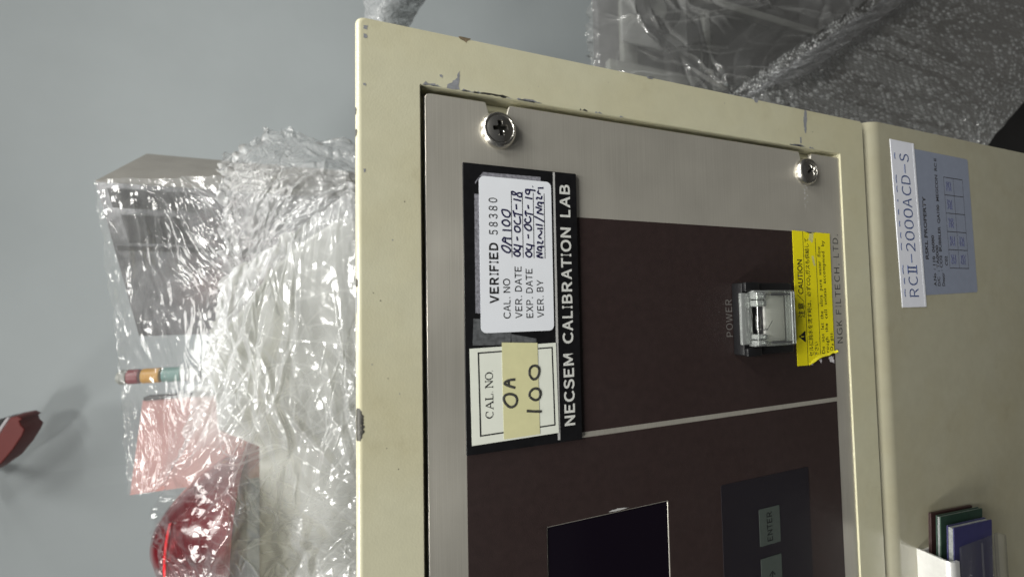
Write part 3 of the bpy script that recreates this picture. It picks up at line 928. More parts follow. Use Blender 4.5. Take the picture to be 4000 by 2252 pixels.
# screws in finishing washers
def screw(x, z, turn):
    c = (x, PY, z)
    # washer: base flange, dome, inner seat
    prof = [(7.0, 0.0), (7.05, 0.3), (6.95, 0.9), (6.7, 1.6), (6.3, 2.2), (5.85, 2.6), (5.5, 2.7), (5.3, 2.6), (5.15, 2.1)]
    wsh = lathe('washer', prof, c, 'y', 'chrome', unit, 56, 50)
    # oval head with a cross recess
    nr, na = 26, 96
    R0_ = 5.1
    vs, fs = [(x, PY - 3.75, z)], []
    def height(r, a):
        h = 2.45 + 1.0 * (1 - (r / R0_) ** 2)
        u, v = r * math.cos(a - turn), r * math.sin(a - turn)
        m_ = min(abs(u), abs(v))
        big = max(abs(u), abs(v))
        t = max(0.0, min(1.0, (0.78 - m_) / 0.16)) * max(0.0, min(1.0, (2.85 - big) / 0.3))
        core = max(0.0, min(1.0, (1.3 - r) / 0.3))
        t = max(t, core)
        return h - 1.7 * t * (1 - 0.25 * r / R0_)
    for i in range(1, nr + 1):
        r = R0_ * i / nr
        for k in range(na):
            a = 2 * math.pi * k / na
            vs.append((x + r * math.cos(a), PY - height(r, a), z + r * math.sin(a)))
    vs[0] = (x, PY - height(0, 0), z)
    for k in range(na):
        fs.append((0, 1 + k, 1 + (k + 1) % na))
    for i in range(nr - 1):
        for k in range(na):
            a, b = 1 + i * na + k, 1 + i * na + (k + 1) % na
            fs.append((a, a + na, b + na, b))
    base = 1 + (nr - 1) * na
    n1 = len(vs)
    for k in range(na):
        a = 2 * math.pi * k / na
        vs.append((x + R0_ * math.cos(a), PY - 1.6, z + R0_ * math.sin(a)))
    for k in range(na):
        fs.append((base + k, n1 + k, n1 + (k + 1) % na, base + (k + 1) % na))
    s_ = mesh('screw', vs, fs, ['chrome', 'steel_dark'], wsh, autosmooth=30)
    for p_ in s_.data.polygons:
        dx_, dz_ = p_.center.x * 1000 + WL[s_].x * 1000 - x, (p_.center.z + WL[s_].z - EYE) * 1000 - z
        r_, a_ = math.hypot(dx_, dz_), math.atan2(dz_, dx_)
        if r_ < R0_ * .8 and height(r_, a_) < 2.45 + 1.0 * (1 - (r_ / R0_) ** 2) - 0.75:
            p_.material_index = 1
    return wsh
screw(65.2, SCZ[0], 0.15)
screw(65.4, SCZ[1] + 0.6, 0.5)

# ------------------------------------------------------------------ calibration label
LY = PY - 1.15
cal = plate('calibration_label', [rect(-52.2, 51.6, -82.0, -36.0, 0.4)], LY, 1.1, 'label_black', unit, 0.15)
tag(cal, 'black calibration label plate with a white and a yellowed sticker')
sheet('silver_line', [(-51.2, -72.5), (51.3, -72.6), (51.3, -71.8), (-51.2, -71.5)], LY, 'label_line', cal, 0.05)
for body, x0, x1 in (('NECSEM', -46.3, -19.0), ('CALIBRATION', -15.1, 29.9), ('LAB', 34.0, 46.8)):
    lettering('lettering', body, x0, x1, -79.0, 4.5, LY - .07, 'print_white', cal, 0.03)
# strips of old tape under and beside the stickers
sheet('old_tape', [(44.8, -40.5), (48.6, -43.5), (48.9, -66.5), (47.2, -66.5), (47.0, -42.3), (44.0, -40.6)], LY, 'tape_light', cal, 0.04)
sheet('old_tape', [(40.5, -40.2), (-2.5, -40.0), (-2.8, -42.2), (40.3, -42.2)], LY, 'tape_light', cal, 0.045)
sheet('old_tape', [(-4.5, -39.2), (-14.0, -38.8), (-14.4, -53.0), (-9.5, -53.4), (-9.4, -44), (-4.8, -43.6)], LY, 'tape_grey', cal, 0.05)
sheet('old_tape', [(-10.5, -53.4), (-14.6, -53.6), (-14.9, -63.5), (-12.6, -63.4)], LY, 'tape_grey', cal, 0.04)
# white verified sticker
ws = sheet('verified_sticker', rect(-9.8, 47.2, -70.8, -41.9, 2.0), LY - 0.06, 'paper_white', cal, 0.14)
SY = LY - 0.06 - 0.14 - 0.05
lettering('lettering', 'VERIFIED', 0.8, 22.9, -48.8, 3.5, SY, 'print_black', cal, 0.034)
lettering('lettering', '58380', 25.8, 39.4, -48.7, 3.25, SY, 'print_black', cal, 0.008, 0.22)
for body, x1, zb in (('CAL. NO', 9.8, -53.2), ('VER. DATE', 14.4, -57.8), ('EXP. DATE', 13.6, -62.2), ('VER. BY', 9.4, -66.6)):
    lettering('lettering', body, -4.8, x1, zb, 2.7, SY, 'print_black', cal, 0.006)
for z in (-54.15, -58.6, -63.05, -67.6):
    sheet('ruled_line', [(17.6, z - .12), (42.5, z - .27), (42.5, z - .03), (17.6, z + .12)], SY + .05, 'print_black', cal, 0.04)
strokes('handwriting', INK_SMALL, 0.64, SY, 'ink', cal)
# yellowed square sticker
ys = sheet('number_sticker', [(-15.1, -37.6), (-14.5, -71.4), (-48.4, -71.9), (-48.9, -38.0)], LY - 0.06, 'paper_yellowed', cal, 0.16)
NY = LY - .06 - .16
bo, bi = [(-16.5, -40.5), (-16.0, -70.0), (-45.5, -70.5), (-46.1, -40.9)], [(-17.0, -41.0), (-16.5, -69.5), (-45.0, -70.0), (-45.6, -41.4)]
plate('printed_border', [bo, bi], NY - .04, 0.04, 'print_black', cal)
sheet('clear_tape', [(-13.4, -49.6), (-14.2, -63.7), (-47.9, -64.0), (-48.1, -49.8)], NY - .05, 'tape_yellow', cal, 0.05)
def serif(x0, x1, zb, cap):
    w = x1 - x0
    X = lambda t: x0 + w * t
    Z = lambda t: zb + cap * t
    thin, thick = [], []
    arc = lambda cx, cz, rx, rz, a0, a1, n=14: [(X(cx + rx * math.cos(math.radians(a0 + (a1 - a0) * k / n))), Z(cz + rz * math.sin(math.radians(a0 + (a1 - a0) * k / n)))) for k in range(n + 1)]
    thin += [arc(.085, .5, .075, .5, 50, 310), [(X(.135), Z(.66)), (X(.138), Z(.98))]]
    thick += [arc(.085, .5, .075, .45, 130, 230)]
    thin += [[(X(.20), Z(0)), (X(.27), Z(1))], [(X(.225), Z(.35)), (X(.315), Z(.35))], [(X(.18), Z(0)), (X(.225), Z(0))], [(X(.31), Z(0)), (X(.365), Z(0))]]
    thick += [[(X(.27), Z(1)), (X(.34), Z(0.02))]]
    thin += [[(X(.38), Z(1)), (X(.435), Z(1))], [(X(.38), Z(0)), (X(.50), Z(0)), (X(.508), Z(.25))]]
    thick += [[(X(.407), Z(1)), (X(.407), Z(0))], [(X(.545), Z(.03)), (X(.552), Z(.03))]]
    thin += [[(X(.655), Z(0)), (X(.655), Z(1))], [(X(.775), Z(0)), (X(.775), Z(1))], [(X(.63), Z(1)), (X(.665), Z(1))], [(X(.755), Z(1)), (X(.795), Z(1))], [(X(.635), Z(0)), (X(.675), Z(0))]]
    thick += [[(X(.66), Z(1)), (X(.772), Z(.02))]]
    thin += [arc(.885, .5, .075, .5, 0, 360, 24)]
    thick += [arc(.885, .5, .072, .42, 140, 220), arc(.885, .5, .072, .42, -40, 40), [(X(.985), Z(.03)), (X(.992), Z(.03))]]
    return thin, thick
th_, tk_ = serif(-40.1, -23.2, -45.9, 2.75)
strokes('lettering', th_, 0.24, NY - .05, 'print_black', cal, smooth=0)
strokes('lettering', tk_, 0.46, NY - .05, 'print_black', cal, smooth=0)
strokes('handwriting', INK_LARGE, 0.95, NY - .16, 'ink_grey', cal, flat=0.08)

# ------------------------------------------------------------------ power switch with clear flip cover
sw = box('power_switch', -24.4, 8.3, PY - 6.0, PY - .1, -194.0, -162.2, 'black', unit, 0.8)
tag(sw, 'black power switch under a clear hinged cover')
box('end_block', 4.2, 8.5, PY - 8.2, PY - 6.05, -170.5, -161.9, 'black', sw, 0.6)
box('end_block', -24.6, -20.8, PY - 8.2, PY - 6.05, -170.5, -161.9, 'black', sw, 0.6)
box('button_well', -19.6, 3.4, PY - 6.6, PY - 6.05, -188.5, -170.0, 'switch_inner', sw, 0.2)
box('button', -18.4, 2.3, PY - 7.8, PY - 6.65, -186.0, -173.2, 'switch_button', sw, 0.5)
HY = PY - 9.6
cov = box('flip_cover', -20.2, 4.7, HY - 1.3, HY, -188.6, -171.2, 'switch_clear', sw, 0.4)
box('cover_side', 3.5, 4.72, HY + .03, PY - 6.1, -188.5, -165.0, 'switch_edge', sw, 0.3)
box('cover_side', -20.22, -19.0, HY + .03, PY - 6.1, -188.5, -165.0, 'switch_edge', sw, 0.3)
box('cover_lip', -18.95, 3.45, HY + .03, PY - 6.2, -188.6, -187.4, 'switch_edge', sw, 0.3)
box('cover_bar', -19.6, 4.1, HY - 1.9, HY - 1.33, -186.6, -185.9, 'switch_edge', sw, 0.15)
box('cover_bar', -19.6, 4.1, HY - 1.7, HY - 1.33, -188.2, -187.8, 'switch_edge', sw, 0.1)
box('cover_rib', -18.9, -18.3, HY - 1.7, HY - 1.33, -185.5, -173.0, 'switch_inner', sw)
box('cover_rib', 2.5, 3.1, HY - 1.7, HY - 1.33, -185.5, -173.0, 'switch_inner', sw)
box('hinge_plate', -19.4, 3.7, PY - 7.6, PY - 6.1, -166.2, -159.6, 'switch_edge', sw, 0.5)
for x0, x1 in ((0.6, 4.0), (-2.6, 0.4), (-17.0, -14.6), (-19.8, -17.2)):
    box('hinge_knuckle', x0, x1, PY - 11.2, PY - 7.7, -170.6, -164.4, 'switch_edge', sw, 0.7)
tube('hinge_pin', [(-19.6, PY - 9.6, -166.8), (3.8, PY - 9.6, -166.8)], 0.45, 'spring', sw)
hel = [(-6.6 - 6.0 * t / 200, PY - 9.6 + 1.0 * math.cos(2 * math.pi * 16 * t / 200), -166.8 + 1.0 * math.sin(2 * math.pi * 16 * t / 200)) for t in range(201)]
tube('spring', hel + [(-12.7, PY - 10.8, -168.5), (-12.7, PY - 10.6, -171.0), (-9.0, PY - 10.4, -174.6)], 0.16, 'spring', sw, 1)
lettering('power_lettering', 'POWER', -16.1, 0.9, -162.3, 3.8, PY - .17, 'print_dim', panel, -0.004, 0.08)
lettering('maker_lettering', 'NGK FILTECH, LTD.', -22.6, 34.4, -238.2, 4.2, PY - .03, 'print_dark', panel, 0.0, 0.10)

# ------------------------------------------------------------------ caution label, torn at its lower left corner
CY = PY - 0.13
ct = sheet('caution_label', [(-32.3, -203.6), (-32.4, -210.6), (-31.9, -213.7), (-30.7, -215.9), (-29.2, -219.6), (-28.8, -224.5), (-27.9, -228.0), (-26.2, -230.9), (34.4, -231.6), (34.5, -220.8), (33.7, -217.6), (33.9, -215.6), (34.7, -212.2), (34.8, -204.1)], CY, 'caution', unit, 0.14)
tag(ct, 'yellow caution label torn at its lower left corner')
TY = CY - .14 - .05
text('lettering', '注意／CAUTION', -8.7, 20.3, -209.8, 3.5, TY, 'print_black', ct, 0.012, 1.0)
text('lettering', 'セルに純水を流す時は、必ずCO₂ガスも供給して', -28.2, 31.3, -215.0, 2.45, TY, 'print_black', ct, 0.008)
text('lettering', '下さい', -28.1, -21.1, -218.8, 2.4, TY, 'print_black', ct, 0.008)
text('lettering', 'Do  not  let  the  ultra  pure  water  flow', -27.2, 27.4, -223.7, 2.3, TY, 'print_black', ct, 0.010, 1.15)
text('lettering', 'rough  the  cell  unless  accompnied  by', -26.8, 30.5, -226.7, 2.2, TY, 'print_black', ct, 0.010, 1.15)
text('lettering', 'O₂ gas.', -26.3, -16.3, -229.9, 2.2, TY, 'print_black', ct, 0.010, 1.15)
sheet('ruled_line', [(-32.3, -211.1), (34.5, -211.5), (34.5, -211.2), (-32.3, -210.8)], TY + .06, 'print_black', ct, 0.04)
sheet('ruled_line', [(-27.4, -220.5), (31.4, -220.5), (31.4, -220.2), (-27.4, -220.2)], TY + .06, 'print_black', ct, 0.04)
tri = [(-18.0, -205.2), (-15.3, -209.7), (-15.5, -210.1), (-20.7, -210.0), (-20.9, -209.6)]
sheet('warning_triangle', tri, TY + .06, 'print_black', ct, 0.05)
strokes('exclamation_mark', [[(-18.05, -206.6), (-18.05, -208.5)], [(-18.05, -209.25), (-18.05, -209.35)]], 0.5, TY - .06, 'caution', ct, smooth=0)
chip('scuff', [(30.5, -215.6), (34.0, -216.2), (34.2, -219.5), (31.5, -219.2), (29.3, -217.8)], TY + .03, 'caution_scuff', ct, 0.3, 5)
chip('scuff', [(20.5, -217.3), (22.5, -217.2), (22.3, -218.6), (17.2, -219.6), (17.6, -218.4)], TY + .03, 'caution_scuff', ct, 0.3, 6)
# the curled, torn edge
curl = [(-32.2, -211.2), (-31.2, -214.6), (-29.6, -218.6), (-28.5, -222.5), (-28.2, -225.5), (-27.3, -228.6), (-27.6, -231.8), (-26.4, -232.6)]
vs, fs = [], []
for i, (x, z) in enumerate(curl):
    wd = (1.2, 2.2, 2.4, 1.6, 1.4, 1.9, 2.0, 1.2)[i]
    for j in range(6):
        t = j / 5
        vs.append((x - 0.7 * math.sin(t * 2.6) + wd * t * 0.8, CY - .18 - 1.1 * math.sin(t * math.pi) * (0.5 + 0.1 * (i % 3)), z - 0.25 * t + 0.3 * math.sin(i * 2.1 + j)))
for i in range(len(curl) - 1):
    for j in range(5):
        a = i * 6 + j
        fs.append((a, a + 1, a + 7, a + 6))
mesh('torn_curl', vs, fs, 'caution_torn', ct, smooth=True)
chip('torn_paper', [(-29.9, -219.6), (-31.6, -219.9), (-31.9, -221.0), (-29.7, -221.2)], PY - .16, 'paper_torn', panel, 0.3, 8)
chip('torn_paper', [(-29.0, -226.5), (-32.0, -227.5), (-32.3, -230.6), (-29.2, -230.2)], PY - .16, 'paper_torn', panel, 0.4, 9)
chip('torn_paper', [(-31.9, -214.5), (-32.4, -212.8), (-32.5, -214.9)], PY - .16, 'paper_torn', panel, 0.1, 10)

# ================================================================== lower cabinet
FY = -1.5
kf = (145.75 + FY) / 145.75
low = empty('base_cabinet', (-160, 120, -EYE * 1000), 'cream lower cabinet with rounded top edge, name tape and grey property label', 'cabinet')
prof = [(236, -263.4), (14, -263.4), (9.0, -263.4)]
RC = 10.5
for k in range(11):
    a = math.radians(90 * k / 10)
    prof.append((FY + RC - RC * math.sin(a), -263.4 - RC + RC * math.cos(a)))
prof += [(FY, -700), (FY, -EYE * 1000), (236, -EYE * 1000)]
vs, fs = [], []
LX1 = 98.4
for x in (-430, LX1):
    vs += [(x, y, z) for y, z in prof]
n = len(prof)
for i in range(n):
    j = (i + 1) % n
    fs.append((i, j, n + j, n + i))
fs += [tuple(range(n)), tuple(range(2 * n - 1, n - 1, -1))]
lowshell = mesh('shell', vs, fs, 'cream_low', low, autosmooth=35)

def lk(p):
    return (p[0] * kf, p[1] * kf)
nt_ = sheet('name_tape', [lk(p) for p in ((90.9, -285.9), (90.8, -308.2), (-5.1, -311.7), (-5.1, -289.0))], FY, 'name_tape', low, 0.3)
tag(nt_, 'white name tape with blue lettering')
sheet('tape_edge', [lk(p) for p in ((90.8, -306.6), (90.8, -308.1), (-5.0, -311.6), (-5.0, -310.0))], FY - .31, 'name_edge', nt_, 0.05)
def slanted(o, x0, z0, x1, z1):
    """lettering that runs slightly uphill with the crooked tape"""
    sl = (z1 - z0) / (x1 - x0)
    c = WL[o]
    for v in o.data.vertices:
        v.co.z += sl * (v.co.x + c.x - x0 / 1000)
    o.data.update()
    return o
NTY = FY - .31 - .05
SL = (304.7 - 302.1) / 84.3
GL = [('R', .8, 5.6), ('C', 7.4, 12.6), ('2', 26.9, 31.9), ('0', 33.2, 38.6), ('0', 39.8, 45.2), ('0', 46.3, 51.7), ('A', 52.4, 57.8), ('C', 59.3, 64.8), ('D', 65.9, 71.0), ('S', 79.0, 83.6)]
lettering('lettering', '', 0, 0, -304.7 * kf, 8.6 * kf, NTY, 'print_blue', nt_, -0.002, 0, SL, [(c, a * kf, b_ * kf) for c, a, b_ in GL])
zl = lambda x, z: (x * kf, (z + SL * x) * kf)
strokes('lettering', [[zl(20.4, -300.4), zl(25.4, -300.4)], [zl(72.4, -300.4), zl(77.4, -300.4)], [zl(13.9, -296.2), zl(18.9, -296.2)], [zl(13.9, -304.5), zl(18.9, -304.5)], [zl(15.3, -296.2), zl(15.3, -304.5)], [zl(17.6, -296.2), zl(17.6, -304.5)]], 0.9, NTY, 'print_blue', nt_, smooth=0)
DS = [(0.9, -292.0, 5.1), (8.1, -292.0, 11.6), (13.8, -291.3, 18.8), (27.4, -290.9, 31.5), (34.2, -290.9, 37.4), (40.9, -290.5, 44.0), (47.6, -290.1, 50.7), (55.1, -290.0, 56.2), (60.6, -289.8, 64.2), (66.0, -289.6, 70.5), (79.7, -289.4, 83.3)]
strokes('cut_lettering', [[(a * kf, z * kf), ((a + b) / 2 * kf, (z + .5) * kf), (b * kf, z * kf)] for a, z, b in DS], 0.75, NTY, 'print_blue', nt_)

pl_ = sheet('property_label', [lk(p) for p in ((87.8, -307.0), (87.4, -363.8), (86.4, -364.9), (4.2, -367.1), (3.1, -366.0), (1.6, -310.5))], FY, 'asset_grey', low, 0.12)
tag(pl_, 'grey property label with black print and a small table')
AY = FY - .12 - .05
def at_(body, x0, x1, zb, cap, bold=0.02):
    return text('lettering', body, x0 * kf, x1 * kf, zb * kf, cap * kf, AY, 'asset_print', pl_, bold)
at_('RSKL PROPERTY', 22.8, 60.0, -316.8, 3.0, 0.025)
at_('A.No', 7.0, 14.6, -323.3, 2.6); at_(': 110  06080', 16.6, 37.2, -323.3, 2.6)
at_('D/C', 7.0, 12.5, -327.2, 2.6); at_(': TA0000', 15.6, 31.3, -327.0, 2.6)
at_('Descr', 7.0, 15.0, -331.8, 2.6); at_(': CO2  BUBBLER  QA100  MEGCON  RC II', 16.0, 84.1, -330.4, 2.6)
at_('C02', 19.4, 25.1, -336.0, 2.6)
TX = [17.9, 29.1, 40.2, 51.5, 62.7, 73.6]
TZ = [-338.2, -348.4, -358.6]
def tz(x, z):
    return (x * kf, (z + (x - 17.9) * 0.022) * kf)
strokes('table_rule', [[tz(x, TZ[0]), tz(x, TZ[2])] for x in TX], 0.42, AY + .02, 'asset_print', pl_, smooth=0)
strokes('table_rule', [[tz(TX[0], z), tz(TX[-1], z)] for z in TZ], 0.28, AY + .02, 'asset_print', pl_, smooth=0)
for i, j in ((0, 0), (1, 0), (2, 0), (3, 0), (4, 0), (0, 1), (1, 1)):
    x0, z0 = TX[i] + 2.6, TZ[j + 1] + 2.6
    lines = []
    rr = random.Random(i * 7 + j)
    for q in range(3):
        zz = z0 + 1.0 + q * 1.9
        lines.append([tz(x0 + 5.6 * k / 9, zz + rr.uniform(-.7, .7)) for k in range(10)])
    strokes('stamp', lines, 0.55, AY, 'asset_stamp', pl_, smooth=1)

# ------------------------------------------------------------------ clip with booklets on the lower cabinet
clip = empty('card_clip', (-200, FY, -290), 'silver metal clip of the card holder on the lower cabinet', 'holder')
pts = [(FY, -287.2), (-13.5, -287.2)]
for k in range(7):
    a = math.radians(90 * k / 6)
    pts.append((-13.5 - 3.0 * math.sin(a), -290.2 + 3.0 * math.cos(a)))
pts += [(-16.5, -293.0), (-15.2, -293.0)]
for k in range(7):
    a = math.radians(90 - 90 * k / 6)
    pts.append((-13.5 - 1.7 * math.sin(a), -290.2 + 1.7 * math.cos(a)))
pts += [(FY, -288.5)]
vs, fs = [], []
for x in (-290, -136.6):
    vs += [(x, y, z) for y, z in pts]
n = len(pts)
for i in range(n):
    j = (i + 1) % n
    fs.append((i, j, n + j, n + i))
fs += [tuple(range(n)), tuple(range(2 * n - 1, n - 1, -1))]
mesh('top_plate', vs, fs, 'clip', clip, autosmooth=35)
box('back_plate', -290, -138.0, FY - 1.2, FY - .02, -345, -288.6, 'clip', clip, 0.2)

def booklet(label, x1, y0, y1, z0, z1, cover, tilt):
    e = empty('booklet', (-200, (y0 + y1) / 2, z0), label, 'booklet', 'booklets in the card holder')
    rot = ((x1, (y0 + y1) / 2, z0), Matrix.Rotation(tilt, 3, 'Y'))
    box('front_cover', -285, x1, y0, y0 + 0.5, z0, z1, cover, e, rot=rot)
    box('page_block', -284.4, x1 - .6, y0 + .53, y1 - .53, z0 + .4, z1 - .5, 'pages', e, rot=rot)
    box('back_cover', -285, x1, y1 - 0.5, y1, z0, z1, cover, e, rot=rot)
    return e
booklet('maroon booklet, rearmost in the holder on the lower cabinet', -121.0, -4.6, -3.4, -336.0, -295.6, 'card_maroon', math.radians(4))
booklet('dark green booklet between the maroon and the blue one', -121.2, -8.4, -6.3, -337.0, -296.2, 'card_green', math.radians(4))
booklet('blue booklet, foremost in the holder on the lower cabinet', -123.6, -14.4, -11.4, -331.0, -294.5, 'card_blue', math.radians(4))
pk = empty('clear_pocket', (-200, -16, -345), 'clear acrylic pocket in front of the blue booklet', 'pocket')
box('front_sheet', -290, -131.0, -15.9, -14.9, -329.4, -297.0, 'acrylic', pk, 0.2)
box('ridge', -290, -132.0, -16.8, -16.0, -315.6, -314.8, 'acrylic', pk, 0.2)
box('bottom_rail', -290, -130.4, -18.6, -14.9, -334.6, -330.2, 'acrylic', pk, 0.7)

# ================================================================== wrapped things behind the unit
R31 = Matrix.Rotation(math.radians(-31), 3, 'Z')
wb = empty('wrapped_box', (100, 470, -20), 'tall grey brown box under clear stretch film beside the wall', 'box')
rot = ((141, 425, 0), R31)
box('side_panel', 139.8, 141, 425, 560, -300, 261, 'carton', wb, rot=rot)
box('front_panel', -60, 139.6, 425, 427, -300, 261, 'foil', wb, rot=rot)
box('inner_block', -58, 139.0, 428, 558, -300, 260, 'carton', wb, rot=rot)
box('dark_strip', 60, 66, 424.0, 424.9, -300, 258, 'rubber', wb, rot=rot)
box('dark_strip', 112, 134, 424.0, 424.9, 175, 252, 'machine_shadow', wb, rot=rot)
box('dark_strip', 70, 104, 424.0, 424.9, 185, 246, 'machine_shadow', wb, rot=rot)

sl_ = empty('signal_tower', (-86, 560, -200), 'slim signal tower with red, amber and green rings behind film', 'signal light')
R9 = 10.0
lathe('pole', [(3.5, -200), (3.5, 165)], (-86, 560, 0), 'z', 'pale_grey', sl_, 16)
lathe('base', [(0.01, 160), (R9, 160), (R9, 174), (0.01, 174)], (-86, 560, 0), 'z', 'rubber', sl_, 24)
for nm, z0, z1, mm_ in (('clear_ring', 174.5, 200, 'lens_clear'), ('clear_ring', 201, 224, 'lens_clear'), ('green_ring', 225, 246, 'lens_green'), ('amber_ring', 248.5, 268.5, 'lens_amber'), ('red_ring', 271, 284, 'lens_red')):
    lathe(nm, [(0.01, z0), (R9 - .8, z0), (R9, z0 + .8), (R9, z1 - .8), (R9 - .8, z1), (0.01, z1)], (-86, 560, 0), 'z', mm_, sl_, 24)
lathe('cap', [(R9, 284.5), (R9, 291), (R9 - 3, 295), (0.01, 296)], (-86, 560, 0), 'z', 'pale_grey', sl_, 24)

pk2 = empty('pink_board', (-170, 530, -60), 'pink board with a black edge standing behind the film', 'board')
dx, dy = -102.0, -60.0
vs = []
for yy in (0, 14):
    vs += [(-119, 562 + yy, -200), (-119 + dx, 562 + dy + yy, -200), (-119 + dx, 562 + dy + yy, 257), (-119, 562 + yy, 269)]
mesh('face', vs, [(0, 1, 2, 3), (7, 6, 5, 4), (0, 4, 5, 1), (1, 5, 6, 2), (2, 6, 7, 3), (3, 7, 4, 0)], 'pink', pk2)
box('edge_strip', -118.9, -114.5, 559, 577, -200, 267, 'pink_edge', pk2)

wm = empty('wrapped_machine', (-200, 340, -300), 'off white housing wrapped in crumpled film behind the control unit', 'machine')
BODY = [(107, -30), (91, 20), (69, 49), (45, 73), (22, 90), (0, 104), (-24, 122), (-60, 126), (-112, 122), (-132, 88), (-420, 86), (-420, -30)]
plate('body', [BODY[::-1]], 324, 50, 'body_white', wm, 3)
box('rear_body', -460, 20, 375, 430, -300, 84, 'body_white', wm, 4)
box('base_plate', -440, 100, 324, 372, -300, -31, 'body_white', wm)

bc = empty('red_beacon', (-226, 372, 88), 'dark red beacon dome under crinkled film', 'beacon')
DP = [(0.01, 13), (90, 13), (90, 17), (86, 19), (78, 36), (64, 56), (47, 74), (33, 86), (20, 94), (9, 97.5), (0.01, 98.3)]
lathe('dome', DP, (-226, 372, 88), 'z', 'beacon', bc, 56, 60)
lathe('light_streak', [(47.4, 74.2), (49.0, 73.4), (51.0, 71.2), (49.6, 70.6)], (-226, 372, 88), 'z', 'beacon_streak', bc, 40, 60, 105.0, 205.0)

def front_layers(s, t, nz):
    # thick bunched edge along the upper side, thin single film over the beacon
    edge_ = np.exp(-(t / 0.22) ** 2) * np.clip((0.46 - s) / 0.08, 0, 1) * 1.4 + np.exp(-(s / 0.10) ** 2) * 0.6
    dome_ = np.exp(-((s - 0.70) / 0.20) ** 2) * np.exp(-((t - 0.10) / 0.30) ** 2)
    return (0.55 + nz) * edge_ - 0.85 * dome_, 1 - 0.75 * dome_

def veil_layers(s, t, nz):
    return 0.5 * np.exp(-((t - 1) / 0.25) ** 2) * (0.6 + nz) - 0.12 * (s > 0.5) * (t < 0.6), 1 - 0.35 * (s > 0.45)

def lump_layers(s, t, nz):
    return 0.25 + 0.5 * nz, np.ones_like(s)

o, _ = film_sheet('stretch_film', WRAP_VEIL, 330, 170, 'film_veil', None, 11, 60, 0.20, aniso=80, spread=40, ragged=3, octaves=3, crease=[((60, 130, 5.0, 1.4, 18, 35), 0.2), ((130, 70, 1.7, 0.7, 18, 45), 0.6)], layers=veil_layers)
tag(o, 'clear stretch film pulled over the box, signal tower and pink board', 'plastic film')
o, _ = film_sheet('crumpled_film', WRAP_LUMP, 260, 260, 'film_lump', None, 23, 36, 0.9, ragged=14, octaves=3, crease=[((70, 50, 5.5, 3.0, 0, 360), 0.2), ((160, 22, 1.8, 1.2, 0, 360), 0.6)], layers=lump_layers)
tag(o, 'bunched clear film crumpled beside the top edge of the control unit', 'plastic film')
o, _ = film_sheet('wrapping_film', WRAP_FRONT, 460, 300, 'film_front', None, 37, 80, 0.34, aniso=20, spread=120, ragged=6, octaves=3, crease=[((80, 120, 7.0, 2.6, 15, 80), 0.15), ((220, 34, 1.7, 1.0, 10, 110), 0.6)], layers=front_layers)
tag(o, 'large sheet of clinging film over the white housing and red beacon', 'plastic film')

# red curved thing high on the wall, cut by the picture's edge
rc = empty('red_strip', (-230, 800, 620), 'red curved strip with white and black layers hanging high by the wall', 'strip')
RED = [(-300, 592), (-260, 558), (-249, 540), (-234, 521), (-213, 507), (-193, 497), (-183, 494), (-176, 499), (-169, 501), (-166, 497), (-161, 504), (-162, 512), (-192, 527), (-217, 540), (-238, 559), (-275, 600)]
WHT = [(-272, 600), (-238, 562), (-217, 543), (-191, 529.5), (-162, 515), (-163, 520), (-186, 533), (-204, 544), (-225, 562), (-258, 600)]
BLK = [(-256, 600), (-225, 565), (-204, 546.5), (-185, 536), (-164, 524), (-166, 533), (-192, 547), (-212, 565), (-240, 600)]
plate('red_layer', [[(x_ - 6, z_ + 17) for x_, z_ in RED]], 790, 45, 'red_paint', rc, 1.5)
plate('white_layer', [[(x_ - 6, z_ + 17) for x_, z_ in WHT]], 795, 40, 'white_stripe', rc, 0.8)
plate('black_layer', [[(x_ - 6, z_ + 17) for x_, z_ in BLK]], 800, 35, 'rubber', rc, 0.8)
box('hook', -274, -262, 815, 899, 612, 624, 'pale_grey', rc, 1)

# ------------------------------------------------------------------ right of the unit: bagged part, wrapped machine, bubble wrap
o, _ = film_sheet('plastic_bag', BAG, 60, 50, 'film_bag', None, 51, 22, 0.5, ragged=3)
tag(o, 'grey plastic bag hanging beside the right corner of the control unit', 'plastic bag')
em = empty('covered_machine', (600, 520, -EYE * 1000), 'dark machine with a round fitting under dusty film', 'machine')
box('cabinet', 300, 1100, 470, 490, -EYE * 1000, -398, 'machine_dark', em, 6)
box('rail', 300, 1100, 455, 469, -470, -440, 'pale_grey', em, 2)
box('rail', 300, 1100, 455, 469, -640, -625, 'pale_grey', em, 2)
box('post', 392, 412, 440, 454, -1200, -400, 'pale_grey', em, 2)
box('post', 560, 575, 440, 454, -1200, -400, 'pale_grey', em, 2)
box('mount_plate', 440, 600, 431, 436, -560, -420, 'mount', em, 3)
box('opening', 425, 545, 463, 469.5, -620, -565, 'machine_shadow', em)  # dark slabs stand in for the shade inside openings
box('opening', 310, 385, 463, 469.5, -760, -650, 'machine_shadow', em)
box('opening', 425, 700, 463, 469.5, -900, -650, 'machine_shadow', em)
lathe('fitting', [(22, 0), (22, 10), (26, 16), (40, 16), (44, 10), (44, 0)], (508, 430, -491), 'y', 'rubber', em, 40)
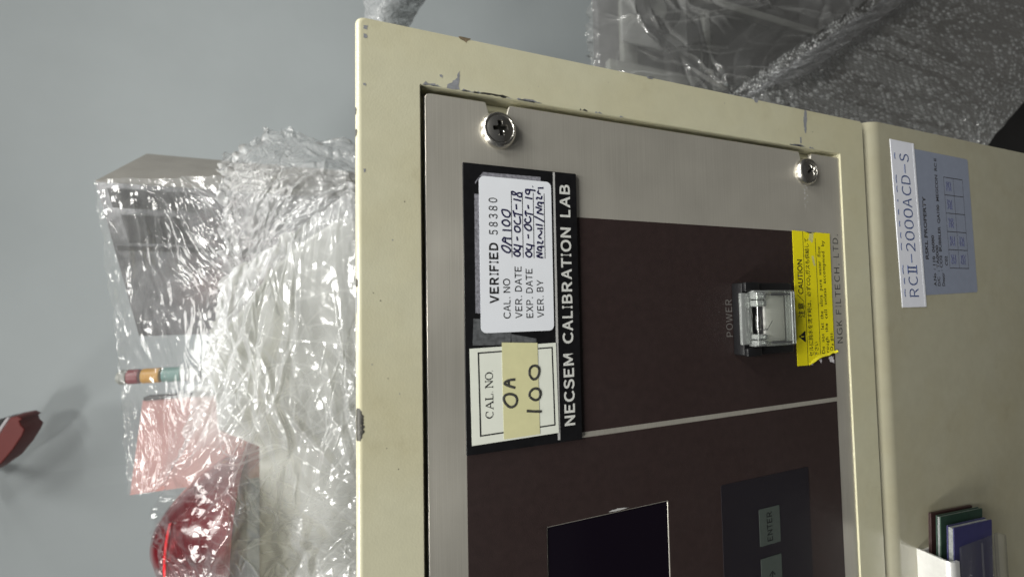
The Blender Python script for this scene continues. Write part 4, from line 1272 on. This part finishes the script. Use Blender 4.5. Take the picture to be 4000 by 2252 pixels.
lathe('fitting_hub', [(0.01, 6), (18, 6), (21.5, 0)], (508, 430, -491), 'y', 'pale_grey', em, 32)
tube('hose', [(420, 430, -560), (440, 425, -520), (455, 425, -490), (470, 430, -470)], 6, 'rubber', em)
tube('hose', [(340, 430, -480), (360, 420, -540), (400, 425, -590), (450, 430, -600), (520, 430, -580)], 5, 'rubber', em)
o, _ = film_sheet('dusty_film', MACHINE_FILM, 220, 220, 'film_dark', None, 61, 160, 0.45, aniso=40, spread=120, ragged=10, octaves=2, crease=(60, 160, 5, 5, 60, 90))
tag(o, 'dusty clear film hung over the dark machine', 'plastic film')
o, _ = film_sheet('bubble_wrap', BUBBLE, 460, 640, 'bubble', None, 71, 130, 0.35, octaves=2, bubbles=(8.0, 2.0))
bub = o
tag(o, 'bubble wrap sheet folded over a shape right of the control unit', 'bubble wrap')
rg = np.array(BUBBLE[1], float)
fold_rows = [(rg + np.array(d_)).tolist() for d_ in ((4, 16, -8), (-8, 3, 6), (-8, -14, -4), (8, -26, -40), (30, -34, -92))]
film_sheet('folded_edge', fold_rows, 90, 520, 'film_edge', bub, 81, 50, 0.3, octaves=3, crease=(300, 22, 3.0, 2.4, 70, 140), layers=lambda s, t, nz: (0.45 * np.exp(-((s - 0.3) / 0.25) ** 2) + 0.5 * nz - 0.32 * np.clip(s * 1.6 - 0.6, 0, 1), 1 - 0.6 * s))  # strip added to whiten the ridge where the fold glitters
ws_ = empty('wrapped_carton', (420, 360, -EYE * 1000), 'dark carton beneath the bubble wrap', 'carton')
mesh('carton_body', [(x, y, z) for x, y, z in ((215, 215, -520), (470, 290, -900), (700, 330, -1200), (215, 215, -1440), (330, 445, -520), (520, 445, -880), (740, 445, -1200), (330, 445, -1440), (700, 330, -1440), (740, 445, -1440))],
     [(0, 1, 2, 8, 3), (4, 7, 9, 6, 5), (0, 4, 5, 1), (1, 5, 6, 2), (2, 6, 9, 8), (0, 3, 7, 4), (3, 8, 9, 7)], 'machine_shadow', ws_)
